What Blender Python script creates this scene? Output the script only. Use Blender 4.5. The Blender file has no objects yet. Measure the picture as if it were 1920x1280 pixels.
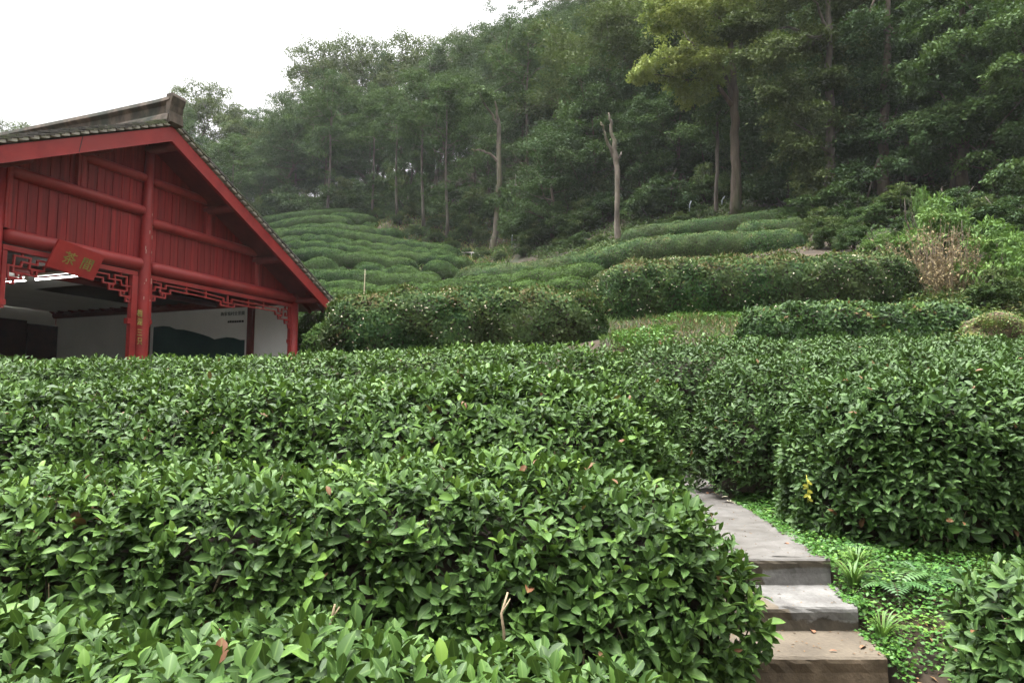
import bpy, math, random
import numpy as np
rng = np.random.default_rng(7)
random.seed(7)
SC = bpy.context.scene
COL = SC.collection
R = math.radians
# ------------------------------------------------------------------ camera
TH, F = R(5.0), 1280.0
cam_d = bpy.data.cameras.new('camera'); cam = bpy.data.objects.new('camera', cam_d); COL.objects.link(cam)
cam_d.sensor_width = 36; cam_d.lens = 24.0; cam_d.clip_end = 3000; cam_d.clip_start = 0.05
cam.rotation_euler = (R(90) + TH, 0, 0)
SC.camera = cam


def ray(px, py):
    return np.array([px - 960.0, F * math.cos(TH) - math.sin(TH) * (640 - py), F * math.sin(TH) + math.cos(TH) * (640 - py)])


def P(px, py, d):
    r = ray(px, py)
    return r * d / r[1]


def project(p):
    p = np.asarray(p, float)
    z = p[..., 1] * math.cos(TH) + p[..., 2] * math.sin(TH)
    yy = -p[..., 1] * math.sin(TH) + p[..., 2] * math.cos(TH)
    return 960 + F * p[..., 0] / z, 640 - F * yy / z, z


def unit(a):
    return a / np.maximum(np.linalg.norm(a, axis=-1, keepdims=True), 1e-9)


def snoise(p, scale, seed, n=7):
    r = np.random.default_rng(seed)
    k = r.normal(size=(n, 3)); k = unit(k) * r.uniform(.6, 1.6, (n, 1)) / scale * 2 * math.pi
    ph = r.uniform(0, 6.28, n)
    return np.sin(p @ k.T + ph).sum(-1) / math.sqrt(n)


# ------------------------------------------------------------------ materials
def new_mat(name):
    m = bpy.data.materials.new(name); m.use_nodes = True
    nt = m.node_tree; b = nt.nodes['Principled BSDF']
    return m, nt, b


def node(nt, t, **kw):
    n = nt.nodes.new(t)
    for k, v in kw.items(): setattr(n, k, v)
    return n


def ramp(nt, fac, stops):
    r = node(nt, 'ShaderNodeValToRGB'); e = r.color_ramp.elements
    while len(e) < len(stops): e.new(.5)
    for el, (p, c) in zip(e, stops): el.position = p; el.color = (*c, 1)
    nt.links.new(fac, r.inputs[0])
    return r.outputs[0]


def noise(nt, scale, detail=4, coord='Object', vec=(1, 1, 1), rough=.6):
    tc = node(nt, 'ShaderNodeTexCoord'); mp = node(nt, 'ShaderNodeMapping'); mp.inputs['Scale'].default_value = vec
    nz = node(nt, 'ShaderNodeTexNoise'); nz.inputs['Scale'].default_value = scale; nz.inputs['Detail'].default_value = detail
    nz.inputs['Roughness'].default_value = rough
    nt.links.new(tc.outputs[coord], mp.inputs[0]); nt.links.new(mp.outputs[0], nz.inputs[0])
    return nz.outputs[0]


def mix(nt, fac, a, b, mode='MIX'):
    m = node(nt, 'ShaderNodeMix', data_type='RGBA', blend_type=mode)
    for sock, val in ((m.inputs[0], fac), (m.inputs[6], a), (m.inputs[7], b)):
        if isinstance(val, bpy.types.NodeSocket): nt.links.new(val, sock)
        elif isinstance(val, (int, float)): sock.default_value = val
        else: sock.default_value = (*val, 1)
    return m.outputs[2]


def bump(nt, b, h, strength=.3, dist=.02):
    bp = node(nt, 'ShaderNodeBump'); bp.inputs['Strength'].default_value = strength; bp.inputs['Distance'].default_value = dist
    nt.links.new(h, bp.inputs['Height']); nt.links.new(bp.outputs[0], b.inputs['Normal'])


def noisy_mat(name, c1, c2, scale=6, rough=.7, vec=(1, 1, 1), bs=.2, spec=.3, lo=.35, hi=.65, c3=None, scale3=1.2, coord='Object'):
    m, nt, b = new_mat(name)
    n = noise(nt, scale, 5, coord, vec)
    c = ramp(nt, n, [(lo, c1), (hi, c2)])
    if c3 is not None:
        n3 = noise(nt, scale3, 4, coord, vec)
        f = ramp(nt, n3, [(.48, (0, 0, 0)), (.62, (1, 1, 1))])
        c = mix(nt, f, c, c3)
    nt.links.new(c, b.inputs['Base Color'])
    b.inputs['Roughness'].default_value = rough; b.inputs['Specular IOR Level'].default_value = spec
    if bs: bump(nt, b, n, bs)
    return m


def leaf_mat(name, stops, rough=.42, spec=.45, trans=.2, tcol=(.10, .16, .02), vein=0.0, patch=None):
    m, nt, b = new_mat(name)
    at = node(nt, 'ShaderNodeAttribute'); at.attribute_name = 'leaf'
    sp = node(nt, 'ShaderNodeSeparateColor'); nt.links.new(at.outputs['Color'], sp.inputs[0])
    c = ramp(nt, sp.outputs[0], stops)
    if patch:
        n = noise(nt, patch[0], 3, 'Object')
        f = ramp(nt, n, [(.42, (0, 0, 0)), (.68, (1, 1, 1))])
        c = mix(nt, f, c, mix(nt, .3, c, patch[1]))
    if vein:
        vr = ramp(nt, sp.outputs[1], [(0.0, (1, 1, 1)), (.16, (0, 0, 0))])
        vm = node(nt, 'ShaderNodeMath', operation='MULTIPLY'); vm.inputs[1].default_value = vein
        nt.links.new(vr, vm.inputs[0])
        c = mix(nt, vm.outputs[0], c, (.16, .24, .07))
    nt.links.new(c, b.inputs['Base Color'])
    b.inputs['Roughness'].default_value = rough; b.inputs['Specular IOR Level'].default_value = spec
    if trans:
        tr = node(nt, 'ShaderNodeBsdfTranslucent'); tr.inputs[0].default_value = (*tcol, 1)
        tm = mix(nt, .5, c, tcol); nt.links.new(tm, tr.inputs[0])
        mx = node(nt, 'ShaderNodeMixShader'); mx.inputs[0].default_value = trans
        nt.links.new(b.outputs[0], mx.inputs[1]); nt.links.new(tr.outputs[0], mx.inputs[2])
        nt.links.new(mx.outputs[0], nt.nodes['Material Output'].inputs[0])
    return m


M = {}
DEAD = (.13, .06, .03)
# tint: 0..0.9 normal leaf (dark to light, young at the top), 0.93+ dead leaf
M['tea'] = leaf_mat('tea_leaf', [(0, (.023, .048, .012)), (.35, (.040, .085, .017)), (.62, (.074, .142, .024)), (.88, (.135, .22, .035)), (.95, DEAD)], .54, .2, .13, vein=.3)
M['tea_dark'] = leaf_mat('tea_leaf_deep_green', [(0, (.020, .043, .012)), (.4, (.034, .073, .017)), (.75, (.060, .115, .025)), (.9, (.12, .20, .04)), (.96, DEAD)], .54, .2, .10, vein=.35)
M['tea_gloss'] = leaf_mat('tea_leaf_dark_row', [(0, (.014, .032, .010)), (.4, (.027, .060, .015)), (.75, (.048, .095, .022)), (.9, (.10, .17, .035)), (.96, DEAD)], .55, .14, .1)  # the deeper green of the row left of the boulder
M['tea_mid'] = leaf_mat('tea_leaf_flowering', [(0, (.018, .042, .016)), (.45, (.036, .074, .024)), (.8, (.075, .12, .034)), (.93, (.10, .085, .035))], .7, .08, .12, patch=(.8, (.075, .052, .028)))
M['tea_far'] = leaf_mat('tea_leaf_hillside', [(0, (.006, .015, .005)), (.4, (.014, .033, .010)), (.7, (.034, .070, .018)), (.95, (.070, .118, .032))], .8, .05, .12, patch=(.35, (.075, .11, .03)))
M['ev_dark'] = leaf_mat('evergreen_leaf_dark', [(0, (.018, .036, .016)), (.5, (.032, .062, .024)), (.95, (.06, .10, .034))], .7, .08, .12, patch=(.16, (.055, .07, .022)))
M['ev_mid'] = leaf_mat('evergreen_leaf_mid', [(0, (.026, .05, .02)), (.5, (.045, .082, .03)), (.95, (.085, .135, .042))], .7, .08, .15, patch=(.16, (.07, .095, .028)))
M['ev_olive'] = leaf_mat('evergreen_leaf_olive', [(0, (.035, .05, .02)), (.5, (.062, .085, .03)), (.95, (.105, .13, .045))], .7, .08, .15, patch=(.2, (.085, .10, .03)))
M['ev_yellow'] = leaf_mat('yellowing_leaf', [(0, (.075, .11, .03)), (.5, (.165, .21, .052)), (.95, (.30, .335, .09))], .65, .16, .25, patch=(.25, (.22, .23, .06)))
M['shrub_bright'] = leaf_mat('shrub_leaf_bright', [(0, (.036, .078, .018)), (.5, (.078, .155, .032)), (.95, (.16, .25, .06))], .6, .2, .25)
M['shrub_dull'] = leaf_mat('shrub_leaf_dull', [(0, (.022, .048, .018)), (.5, (.05, .082, .028)), (.85, (.09, .115, .04)), (1, (.17, .12, .05))], .7, .08, .15, patch=(.4, (.09, .085, .03)))
M['shrub_dry'] = leaf_mat('dry_leaf', [(0, (.10, .074, .038)), (.5, (.215, .165, .085)), (.95, (.36, .30, .17))], .8, .1, .1, tcol=(.2, .13, .07))
M['cover'] = leaf_mat('ground_cover_leaf', [(0, (.03, .085, .014)), (.5, (.055, .15, .022)), (.95, (.12, .22, .035))], .5, .3, .2)
M['fern'] = leaf_mat('fern_leaf', [(0, (.025, .07, .02)), (.5, (.045, .11, .03)), (.95, (.09, .17, .05))], .5, .3, .2)
M['grass'] = leaf_mat('grass_blade', [(0, (.05, .10, .02)), (.5, (.08, .16, .03)), (.8, (.16, .19, .05)), (1, (.25, .17, .08))], .5, .3, .2)
M['litter'] = leaf_mat('leaf_litter', [(0, (.05, .032, .018)), (.5, (.11, .065, .032)), (1, (.20, .12, .06))], .8, .1, 0)
M['twig'] = noisy_mat('tea_twig_bark', (.016, .012, .008), (.05, .036, .024), 30, .8)
M['twig_pale'] = noisy_mat('cut_twig_bark', (.13, .10, .06), (.28, .21, .13), 30, .8)
M['blossom'] = noisy_mat('tea_blossom', (.36, .31, .20), (.52, .47, .36), 30, .7, bs=0)
M['bark_grey'] = noisy_mat('bark_grey_brown', (.045, .038, .031), (.12, .102, .082), 3.5, .9, (1, 1, .25), .6, c3=(.075, .085, .04), scale3=.7)
M['bark_red'] = noisy_mat('bark_reddish_moss', (.05, .038, .028), (.12, .094, .070), 3.0, .9, (1.6, 1.6, .2), .8, c3=(.05, .058, .028), scale3=.5)
M['bark_dead'] = noisy_mat('bark_dead_pale', (.06, .049, .039), (.18, .15, .118), 2.5, .85, (1, 1, .3), .6, c3=(.10, .105, .05), scale3=.5)
M['bark_dark'] = noisy_mat('bark_dark', (.035, .028, .022), (.095, .075, .055), 3.5, .9, (1, 1, .25), .6)
M['soil'] = noisy_mat('soil', (.017, .012, .007), (.042, .029, .017), 2.2, .95, c3=(.016, .026, .008), scale3=.35, bs=.5, coord='Object')
M['moss'] = noisy_mat('mossy_stone', (.045, .031, .018), (.105, .076, .045), 6, .95, c3=(.075, .095, .012), scale3=3.2, bs=.6)
M['red'] = noisy_mat('red_lacquer', (.21, .016, .016), (.32, .030, .027), 2.6, .5, bs=.06, spec=.35, c3=(.25, .030, .028), scale3=.9)
M['red_plank'] = noisy_mat('red_plank_paint', (.21, .015, .016), (.32, .027, .026), 5, .55, (4, 4, .25), bs=.15, spec=.3, lo=.3, hi=.7, c3=(.22, .022, .02), scale3=.5)
M['red_board'] = noisy_mat('red_sign_paint', (.30, .026, .024), (.38, .036, .032), 6, .5, bs=.06)
M['red_dark'] = noisy_mat('dark_red_paint', (.10, .012, .012), (.15, .02, .018), 4, .5, bs=.05)
M['scuff'] = noisy_mat('bare_wood_scuff', (.42, .25, .20), (.58, .40, .34), 20, .8, bs=0)
M['ceiling'] = noisy_mat('ceiling_plank', (.030, .018, .014), (.055, .032, .026), 5, .8, (5, 1, 1))
M['plaster'] = noisy_mat('white_plaster', (.76, .75, .72), (.84, .83, .80), 1.5, .9, bs=.05)
M['tile'] = noisy_mat('roof_tile', (.045, .042, .040), (.13, .118, .105), 7, .9, c3=(.10, .11, .06), scale3=2.0, bs=.4)
M['lime'] = noisy_mat('lime_mortar', (.34, .31, .27), (.52, .49, .44), 8, .9, bs=.3)
M['ridge'] = noisy_mat('ridge_weathered', (.04, .032, .026), (.11, .086, .066), 6, .95, (1, 1, .5), bs=.6, c3=(.03, .034, .026), scale3=1.8)
M['gold'] = noisy_mat('green_gold_lettering', (.24, .20, .05), (.36, .30, .08), 20, .6, bs=0, c3=(.13, .20, .05), scale3=10)
M['ink'] = noisy_mat('black_lettering', (.02, .02, .02), (.03, .03, .03), 20, .6, bs=0)
M['door'] = noisy_mat('dark_door_paint', (.035, .010, .010), (.06, .018, .016), 4, .5)
M['conc'] = None
M['metal'] = noisy_mat('galvanised_post', (.10, .12, .13), (.15, .17, .18), 10, .5, bs=0)
M['pipe'] = noisy_mat('white_painted_pipe', (.36, .34, .31), (.46, .44, .42), 10, .6, bs=0)
M['bamboo'] = noisy_mat('bamboo_pole', (.36, .30, .20), (.55, .47, .34), 6, .6, (1, 1, .4), bs=0)
M['petal'] = noisy_mat('cream_petal', (.62, .55, .38), (.78, .72, .56), 10, .7, bs=0)
M['dryleaf'] = noisy_mat('fallen_brown_leaf', (.12, .055, .03), (.22, .11, .06), 30, .8, bs=0)
M['yellowleaf'] = noisy_mat('yellow_leaf', (.17, .17, .015), (.30, .28, .03), 30, .6, bs=0)


nt = M['red_plank'].node_tree; b = nt.nodes['Principled BSDF']      # board-to-board fading and dark runs
c0 = b.inputs['Base Color'].links[0].from_socket
c1 = mix(nt, .8, c0, ramp(nt, noise(nt, 1.0, 1, vec=(7.3, 0, 0)), [(.3, (.62, .60, .60)), (.7, (1.1, 1.1, 1.1))]), 'MULTIPLY')
c1 = mix(nt, .55, c1, ramp(nt, noise(nt, 1.0, 5, vec=(16, 1, .7)), [(.36, (.45, .45, .47)), (.55, (1, 1, 1))]), 'MULTIPLY')
nt.links.new(c1, b.inputs['Base Color'])


def glow(name, col, s):
    m, nt, b = new_mat(name)
    b.inputs['Base Color'].default_value = (.8, .8, .8, 1)
    b.inputs['Emission Color'].default_value = (*col, 1); b.inputs['Emission Strength'].default_value = s
    return m


M['lamp'] = glow('fluorescent_tube', (1, .98, .94), 10)
# weathered concrete of the path: grey with brown damp stains
m, nt, b = new_mat('damp_concrete')
n1 = noise(nt, 1.6, 6); n2 = noise(nt, 7, 7, vec=(.75, 1, 1)); n3 = noise(nt, 70, 3)
c = ramp(nt, n1, [(.32, (.046, .038, .029)), (.5, (.078, .070, .060)), (.68, (.108, .102, .094))])
c = mix(nt, .55, c, ramp(nt, n2, [(.35, (.040, .035, .028)), (.65, (.122, .114, .104))]), 'MIX')
c = mix(nt, .35, c, ramp(nt, n3, [(.3, (.45, .45, .45)), (.7, (1, 1, 1))]), 'MULTIPLY')
nt.links.new(c, b.inputs['Base Color']); b.inputs['Roughness'].default_value = .75; bump(nt, b, n3, .35, .004)
M['conc'] = m
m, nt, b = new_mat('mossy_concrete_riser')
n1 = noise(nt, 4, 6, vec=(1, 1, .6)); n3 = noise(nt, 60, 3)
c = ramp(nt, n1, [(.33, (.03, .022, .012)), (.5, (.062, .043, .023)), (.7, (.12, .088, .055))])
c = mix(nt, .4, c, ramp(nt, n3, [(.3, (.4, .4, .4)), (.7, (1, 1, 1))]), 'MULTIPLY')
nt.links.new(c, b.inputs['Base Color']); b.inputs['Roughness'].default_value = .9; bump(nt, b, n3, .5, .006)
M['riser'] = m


def step_mat(name, c1, c2, scale, edges):
    """concrete with a newer grey repair whose ragged outline is given in world metres: (axis, sign, value) limits"""
    m, nt, b = new_mat(name)
    n1 = noise(nt, scale, 6); n3 = noise(nt, 60, 3)
    c = ramp(nt, n1, [(.33, c1), (.67, c2)])
    g = ramp(nt, noise(nt, 6, 6), [(.35, (.07, .065, .059)), (.65, (.15, .144, .134))])
    ge = node(nt, 'ShaderNodeNewGeometry'); sx = node(nt, 'ShaderNodeSeparateXYZ'); nt.links.new(ge.outputs['Position'], sx.inputs[0])
    wob = noise(nt, 7, 4); f = None
    for ax, sg, val in edges:
        a = node(nt, 'ShaderNodeMath', operation='MULTIPLY_ADD'); nt.links.new(wob, a.inputs[0]); a.inputs[1].default_value = .16; nt.links.new(sx.outputs[ax], a.inputs[2])
        if sg < 0:
            a.inputs[1].default_value = .05
        mr = node(nt, 'ShaderNodeMapRange'); nt.links.new(a.outputs[0], mr.inputs[0])
        o = .08 if sg > 0 else .025
        mr.inputs[1].default_value = val + o - sg * .006; mr.inputs[2].default_value = val + o + sg * .006
        if f is None: f = mr.outputs[0]
        else:
            q = node(nt, 'ShaderNodeMath', operation='MULTIPLY'); nt.links.new(f, q.inputs[0]); nt.links.new(mr.outputs[0], q.inputs[1]); f = q.outputs[0]
    if f is not None: c = mix(nt, f, c, g)
    c = mix(nt, .4, c, ramp(nt, n3, [(.3, (.4, .4, .4)), (.7, (1, 1, 1))]), 'MULTIPLY')
    nt.links.new(c, b.inputs['Base Color']); b.inputs['Roughness'].default_value = .85; bump(nt, b, n3, .4, .005)
    M[name] = m


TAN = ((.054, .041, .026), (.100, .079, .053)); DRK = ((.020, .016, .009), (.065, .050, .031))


# ------------------------------------------------------------------ mesh builder
class MB:
    def __init__(s): s.v = []; s.f = {}; s.c = []; s.n = 0; s.flat = True

    def add(s, V, faces, mat=0, tint=None):
        V = np.asarray(V, float).reshape(-1, 3)
        if tint is None: tint = np.zeros((len(V), 3)) + .5
        s.v.append(V); s.c.append(tint)
        if isinstance(faces, np.ndarray): faces = [faces]
        for fa in faces:
            fa = np.asarray(fa, int)
            if fa.ndim == 1: fa = fa[None]
            s.f.setdefault((fa.shape[1], mat), []).append(fa + s.n)
        s.n += len(V)

    def box(s, c, size, mat=0, rot=None):
        x, y, z = np.array(size) / 2
        V = np.array([(-x, -y, -z), (x, -y, -z), (x, y, -z), (-x, y, -z), (-x, -y, z), (x, -y, z), (x, y, z), (-x, y, z)])
        if rot is not None: V = V @ np.asarray(rot).T
        s.add(V + np.array(c), np.array([(0, 3, 2, 1), (4, 5, 6, 7), (0, 1, 5, 4), (1, 2, 6, 5), (2, 3, 7, 6), (3, 0, 4, 7)]), mat)

    def bar(s, a, b, w, h, mat=0, up=(0, 0, 1)):
        a = np.array(a, float); b = np.array(b, float); t = unit(b - a); up = np.array(up, float)
        sd = np.cross(t, up)
        if np.linalg.norm(sd) < 1e-4: sd = np.cross(t, (0, 1, 0))
        sd = unit(sd); up = np.cross(sd, t)
        V = [p + sd * i * w / 2 + up * j * h / 2 for p in (a, b) for i, j in ((-1, -1), (1, -1), (1, 1), (-1, 1))]
        s.add(V, np.array([(0, 1, 2, 3), (7, 6, 5, 4), (0, 4, 5, 1), (1, 5, 6, 2), (2, 6, 7, 3), (3, 7, 4, 0)]), mat)

    def tube(s, pts, rad, n=8, mat=0, cap=True, wob=0):
        pts = np.asarray(pts, float); k = len(pts); rad = np.broadcast_to(np.asarray(rad, float), (k,))
        t = unit(np.gradient(pts, axis=0))
        ref = np.array([0, 0, 1.]) if abs(t[0, 2]) < .8 else np.array([1., 0, 0])
        sd = unit(np.cross(t, ref)); up = np.cross(sd, t)
        a = np.linspace(0, 2 * math.pi, n, endpoint=False)
        rr = rad[:, None] * (1 + wob * rng.normal(size=(k, n)))
        V = pts[:, None] + rr[..., None] * (np.cos(a)[None, :, None] * sd[:, None] + np.sin(a)[None, :, None] * up[:, None])
        i = np.arange(k - 1)[:, None] * n; j = np.arange(n)[None]; j2 = (j + 1) % n
        f = np.stack([i + j, i + j2, i + n + j2, i + n + j], -1).reshape(-1, 4)
        fs = [f]
        if cap: fs += [np.arange(n)[::-1][None], (np.arange(n) + (k - 1) * n)[None]]
        s.add(V.reshape(-1, 3), fs, mat)

    def prism(s, poly, a, b, axis, mat=0):
        """extrude a 2-D polygon (pairs in the two other axes) from a to b along axis 0/1/2"""
        n = len(poly); V = []
        for q in (a, b):
            for (p0, p1) in poly:
                l = [p0, p1]; l.insert(axis, q); V.append(l)
        i = np.arange(n); j = (i + 1) % n
        s.add(V, [np.stack([i, j, j + n, i + n], -1), np.arange(n)[::-1][None], (np.arange(n) + n)[None]], mat)

    def build(s, name, mats, parent=None, smooth=False, attr=False):
        me = bpy.data.meshes.new(name)
        V = np.concatenate(s.v)
        me.vertices.add(len(V)); me.vertices.foreach_set('co', V.astype(np.float32).ravel())
        idx, start, mi, pos = [], [], [], 0
        for (k, mt), L in s.f.items():
            A = np.concatenate(L); idx.append(A.ravel()); start.append(pos + np.arange(len(A)) * k); pos += A.size
            mi.append(np.full(len(A), mt))
        idx = np.concatenate(idx); start = np.concatenate(start); mi = np.concatenate(mi)
        me.loops.add(len(idx)); me.loops.foreach_set('vertex_index', idx.astype(np.int32))
        me.polygons.add(len(start)); me.polygons.foreach_set('loop_start', start.astype(np.int32))
        me.update(calc_edges=True)
        me.polygons.foreach_set('material_index', mi.astype(np.int32))
        me.polygons.foreach_set('use_smooth', np.full(len(start), bool(smooth)))
        if attr:
            at = me.attributes.new('leaf', 'FLOAT_COLOR', 'POINT')
            C4 = np.ones((len(V), 4), np.float32); C4[:, :3] = np.concatenate(s.c); at.data.foreach_set('color', C4.ravel())
        for mm in (mats if isinstance(mats, (list, tuple)) else [mats]): me.materials.append(M[mm] if isinstance(mm, str) else mm)
        o = bpy.data.objects.new(name, me); COL.objects.link(o)
        if parent is not None: o.parent = parent
        return o


def tag(o, label=None, cat=None, group=None, kind=None):
    if label: o['label'] = label
    if cat: o['category'] = cat
    if group: o['group'] = group
    if kind: o['kind'] = kind
    return o


def thing(name, label, cat, loc=(0, 0, 0), rz=0, group=None):
    o = bpy.data.objects.new(name, None); COL.objects.link(o); o.empty_display_size = .2
    o.location = tuple(float(q) for q in loc); o.rotation_euler = (0, 0, rz)
    return tag(o, label, cat, group)


# ------------------------------------------------------------------ leaves
def _tm(v, f): return np.array(v, float), [np.array(x) for x in f]


T_HI = _tm([(0, 0, 0), (.25, 0, -.01), (.5, 0, -.02), (.75, 0, -.06), (1, 0, -.14),
            (.2, .37, .07), (.48, .5, .09), (.78, .36, .0), (.2, -.37, .07), (.48, -.5, .09), (.78, -.36, .0)],
           [[(0, 1, 5), (0, 8, 1), (3, 4, 7), (3, 10, 4)], [(1, 2, 6, 5), (2, 3, 7, 6), (8, 9, 2, 1), (9, 10, 3, 2)]])
T_MID = _tm([(0, 0, 0), (.5, 0, -.03), (1, 0, -.12), (.45, .5, .08), (.45, -.5, .08)], [[(0, 1, 3), (1, 2, 3), (0, 4, 1), (1, 4, 2)]])
T_LO = _tm([(0, 0, 0), (.5, -.5, .04), (1, 0, -.06), (.5, .5, .04)], [[(0, 1, 2, 3)]])
T_CLUMP = _tm([(0, 0, 0), (.35, -.5, .1), (.6, -.12, -.05), (1, -.2, 0), (.62, .2, .12), (.8, .5, 0), (.3, .4, -.08)],
              [[(0, 1, 2), (0, 2, 4), (2, 3, 4), (0, 4, 6), (4, 5, 6)]])


def leaves(mb, p, ax, nr, L, W, tint, tm, mat=0):
    N = len(p)
    ax = unit(ax); sd = unit(np.cross(nr, ax)); nr = np.cross(ax, sd)
    tv, tf = tm
    L = np.broadcast_to(L, (N,)); W = np.broadcast_to(W, (N,))
    V = p[:, None] + (L[:, None, None] * ax[:, None]) * tv[None, :, 0:1] + (W[:, None, None] * sd[:, None]) * tv[None, :, 1:2] \
        + (L[:, None, None] * nr[:, None]) * tv[None, :, 2:3]
    k = len(tv); off = (np.arange(N) * k)[:, None, None]
    fs = [(f[None] + off).reshape(-1, f.shape[1]) for f in tf]
    C = np.zeros((N, k, 3)); C[..., 0] = np.asarray(tint)[:, None]; C[..., 1] = np.abs(tv[:, 1]) * 2; C[..., 2] = tv[:, 0]
    mb.add(V.reshape(-1, 3), fs, mat, C.reshape(-1, 3))


def rnd(n): return rng.normal(size=(n, 3))


def shoots(mb, p, nrm, K=6, L=.08, wr=.48, young=.3, tm=T_HI, upw=.6, mat=0, dead=.006, base=(.05, .62)):
    """rosettes of K leaves round an upright shoot"""
    S = len(p)
    a = unit(nrm * .6 + np.array([0, 0, upw]) + rnd(S) * .33)
    b = unit(np.cross(a, rnd(S))); c = np.cross(a, b)
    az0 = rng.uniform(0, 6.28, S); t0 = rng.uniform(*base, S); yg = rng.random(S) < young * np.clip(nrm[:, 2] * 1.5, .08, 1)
    ls = rng.uniform(.52, 1.34, S)
    for k in range(K):
        q = k / max(K - 1, 1)
        h = (q * .085 - .06) * L / .08
        el = np.radians(88 - 52 * q) + rng.normal(size=S) * .25
        az = az0 + k * 2.4 + rng.normal(size=S) * .3
        rad = np.cos(az)[:, None] * b + np.sin(az)[:, None] * c
        ax = np.cos(el)[:, None] * a + np.sin(el)[:, None] * rad
        nr = np.sin(el)[:, None] * a - np.cos(el)[:, None] * rad + rnd(S) * .18
        ln = L * ls * (1.08 - .45 * q) * rng.uniform(.8, 1.15, S)
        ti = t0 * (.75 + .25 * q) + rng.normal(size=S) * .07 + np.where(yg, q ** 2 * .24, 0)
        ti = np.clip(ti, 0, .88); ti = np.where(rng.random(S) < dead, .98, ti)
        leaves(mb, p + a * h + rad * .004, ax, nr, ln, ln * wr * rng.uniform(.85, 1.15, S), ti, tm, mat)


# ------------------------------------------------------------------ hedge surfaces
class Hedge:
    """clipped row swept along a centre line that lies on the ground"""

    def __init__(s, pts, w, h, n=2.6, bumps=.06, bsc=.9, endr=None, ds=.15, lump=None, seed=1, tilt=0.0, skirt=0.0):
        pts = np.asarray(pts, float) - np.array([0, 0, skirt]); h = h + skirt; s.skirt = skirt
        seg = np.r_[0, np.cumsum(np.linalg.norm(np.diff(pts, axis=0), axis=1))]
        tot = seg[-1]; m = max(8, int(tot / ds)); t = np.linspace(0, tot, m)
        # smooth interpolation
        c = np.stack([np.interp(t, seg, pts[:, i]) for i in range(3)], 1)
        kk = max(1, int(.6 / (tot / m)))
        if len(pts) > 2:
            for _ in range(3):
                pad = np.pad(c, ((kk, kk), (0, 0)), mode='reflect', reflect_type='odd')
                c = np.stack([np.convolve(pad[:, i], np.ones(2 * kk + 1) / (2 * kk + 1), 'valid') for i in range(3)], 1)
        tg = np.gradient(c, axis=0); tg[:, 2] *= .2; tg = unit(tg); sd = np.stack([tg[:, 1], -tg[:, 0], 0 * tg[:, 0]], 1); sd = unit(sd)
        er = endr or w * .55
        e = np.minimum(t, tot - t); e = np.clip(e / er, 0, 1); es = np.sqrt(np.clip(1 - (1 - e) ** 2.4, 0.02, 1))
        ww = w * es; hh = h * (.35 + .65 * es ** .8)
        if lump:
            lr = np.random.default_rng(seed); ph = np.cumsum(lr.uniform(.75, 1.25, int(tot / lump[0]) + 3)) * lump[0]; ph = np.r_[0, ph]
            i = np.searchsorted(ph, t) - 1; i = np.clip(i, 0, len(ph) - 2); q = (t - ph[i]) / (ph[i + 1] - ph[i])
            l = np.sqrt(np.clip(1 - (2 * q - 1) ** 2, 0, 1)); vr = lr.uniform(.93, 1.06, len(ph))[i]
            hh = hh * (1 - lump[1] + lump[1] * l) * vr; ww = ww * (1 - lump[1] + lump[1] * l)
        ph = np.linspace(0, math.pi, 26)
        cx = np.sign(np.cos(ph)) * np.abs(np.cos(ph)) ** (2 / n); cz = np.abs(np.sin(ph)) ** (2 / n)
        pinch = 1 - .16 * (1 - cz) ** 2
        G = c[:, None] + sd[:, None] * (cx * pinch)[None, :, None] * ww[:, None, None] / 2
        G[..., 2] += cz[None] * hh[:, None] + tilt * (cx[None] * ww[:, None] / 2)
        s.ends = c
        gu = np.gradient(G, axis=0); gv = np.gradient(G, axis=1); N = unit(np.cross(gu, gv))
        mid = c[:, None] + np.array([0, 0, .4]) * hh[:, None, None]
        sg = np.sign(((G - mid) * N).sum(-1, keepdims=True)); sg[sg == 0] = 1; N = N * sg
        d = bumps * (snoise(G, bsc, seed) + .5 * snoise(G, bsc * .4, seed + 9))
        G = G + N * d[..., None]
        s.G, s.N, s.c, s.w, s.h = G, N, c, w, h
        a = .5 * (np.linalg.norm(np.cross(G[1:, :-1] - G[:-1, :-1], G[:-1, 1:] - G[:-1, :-1]), axis=-1)
                  + np.linalg.norm(np.cross(G[1:, :-1] - G[1:, 1:], G[:-1, 1:] - G[1:, 1:]), axis=-1))
        s.a = a; s.area = a.sum()

    def sample(s, dens, cull=.75, lowcut=.0):
        n = int(dens * s.area); cdf = np.cumsum(s.a.ravel()); q = np.searchsorted(cdf, rng.random(n) * cdf[-1]); q = np.minimum(q, s.a.size - 1)
        i, j = np.unravel_index(q, s.a.shape); x, y = rng.random((2, n, 1))

        def bl(A): return A[i, j] * (1 - x) * (1 - y) + A[i + 1, j] * x * (1 - y) + A[i, j + 1] * (1 - x) * y + A[i + 1, j + 1] * x * y
        p, nn = bl(s.G), unit(bl(s.N))
        view = (unit(p) * nn).sum(1)
        keep = (view < .3) | (rng.random(n) > cull)
        rel = np.clip((p[:, 2] - s.c[i, 2]) / s.h, 0, 1)
        keep &= (rel > lowcut) | (rng.random(n) < .35)
        # only what could come into view from near the photograph's standpoint
        X, Y, Z = project(p); keep &= (Z > .2) & (X > -420) & (X < 2340) & (Y < 1700)
        return p[keep], nn[keep], rel[keep]

    def core(s, mb, inset, mat=0):
        G = s.G - s.N * inset
        G[..., 2] = np.maximum(G[..., 2], s.c[:, None, 2] + .02)
        a, b = G.shape[:2]; i = np.arange(a - 1)[:, None] * b; j = np.arange(b - 1)[None]
        f = np.stack([i + j, i + j + 1, i + b + j + 1, i + b + j], -1).reshape(-1, 4)
        mb.add(G.reshape(-1, 3), [f], mat)


GROUND = []      # control points of the terrain


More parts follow.
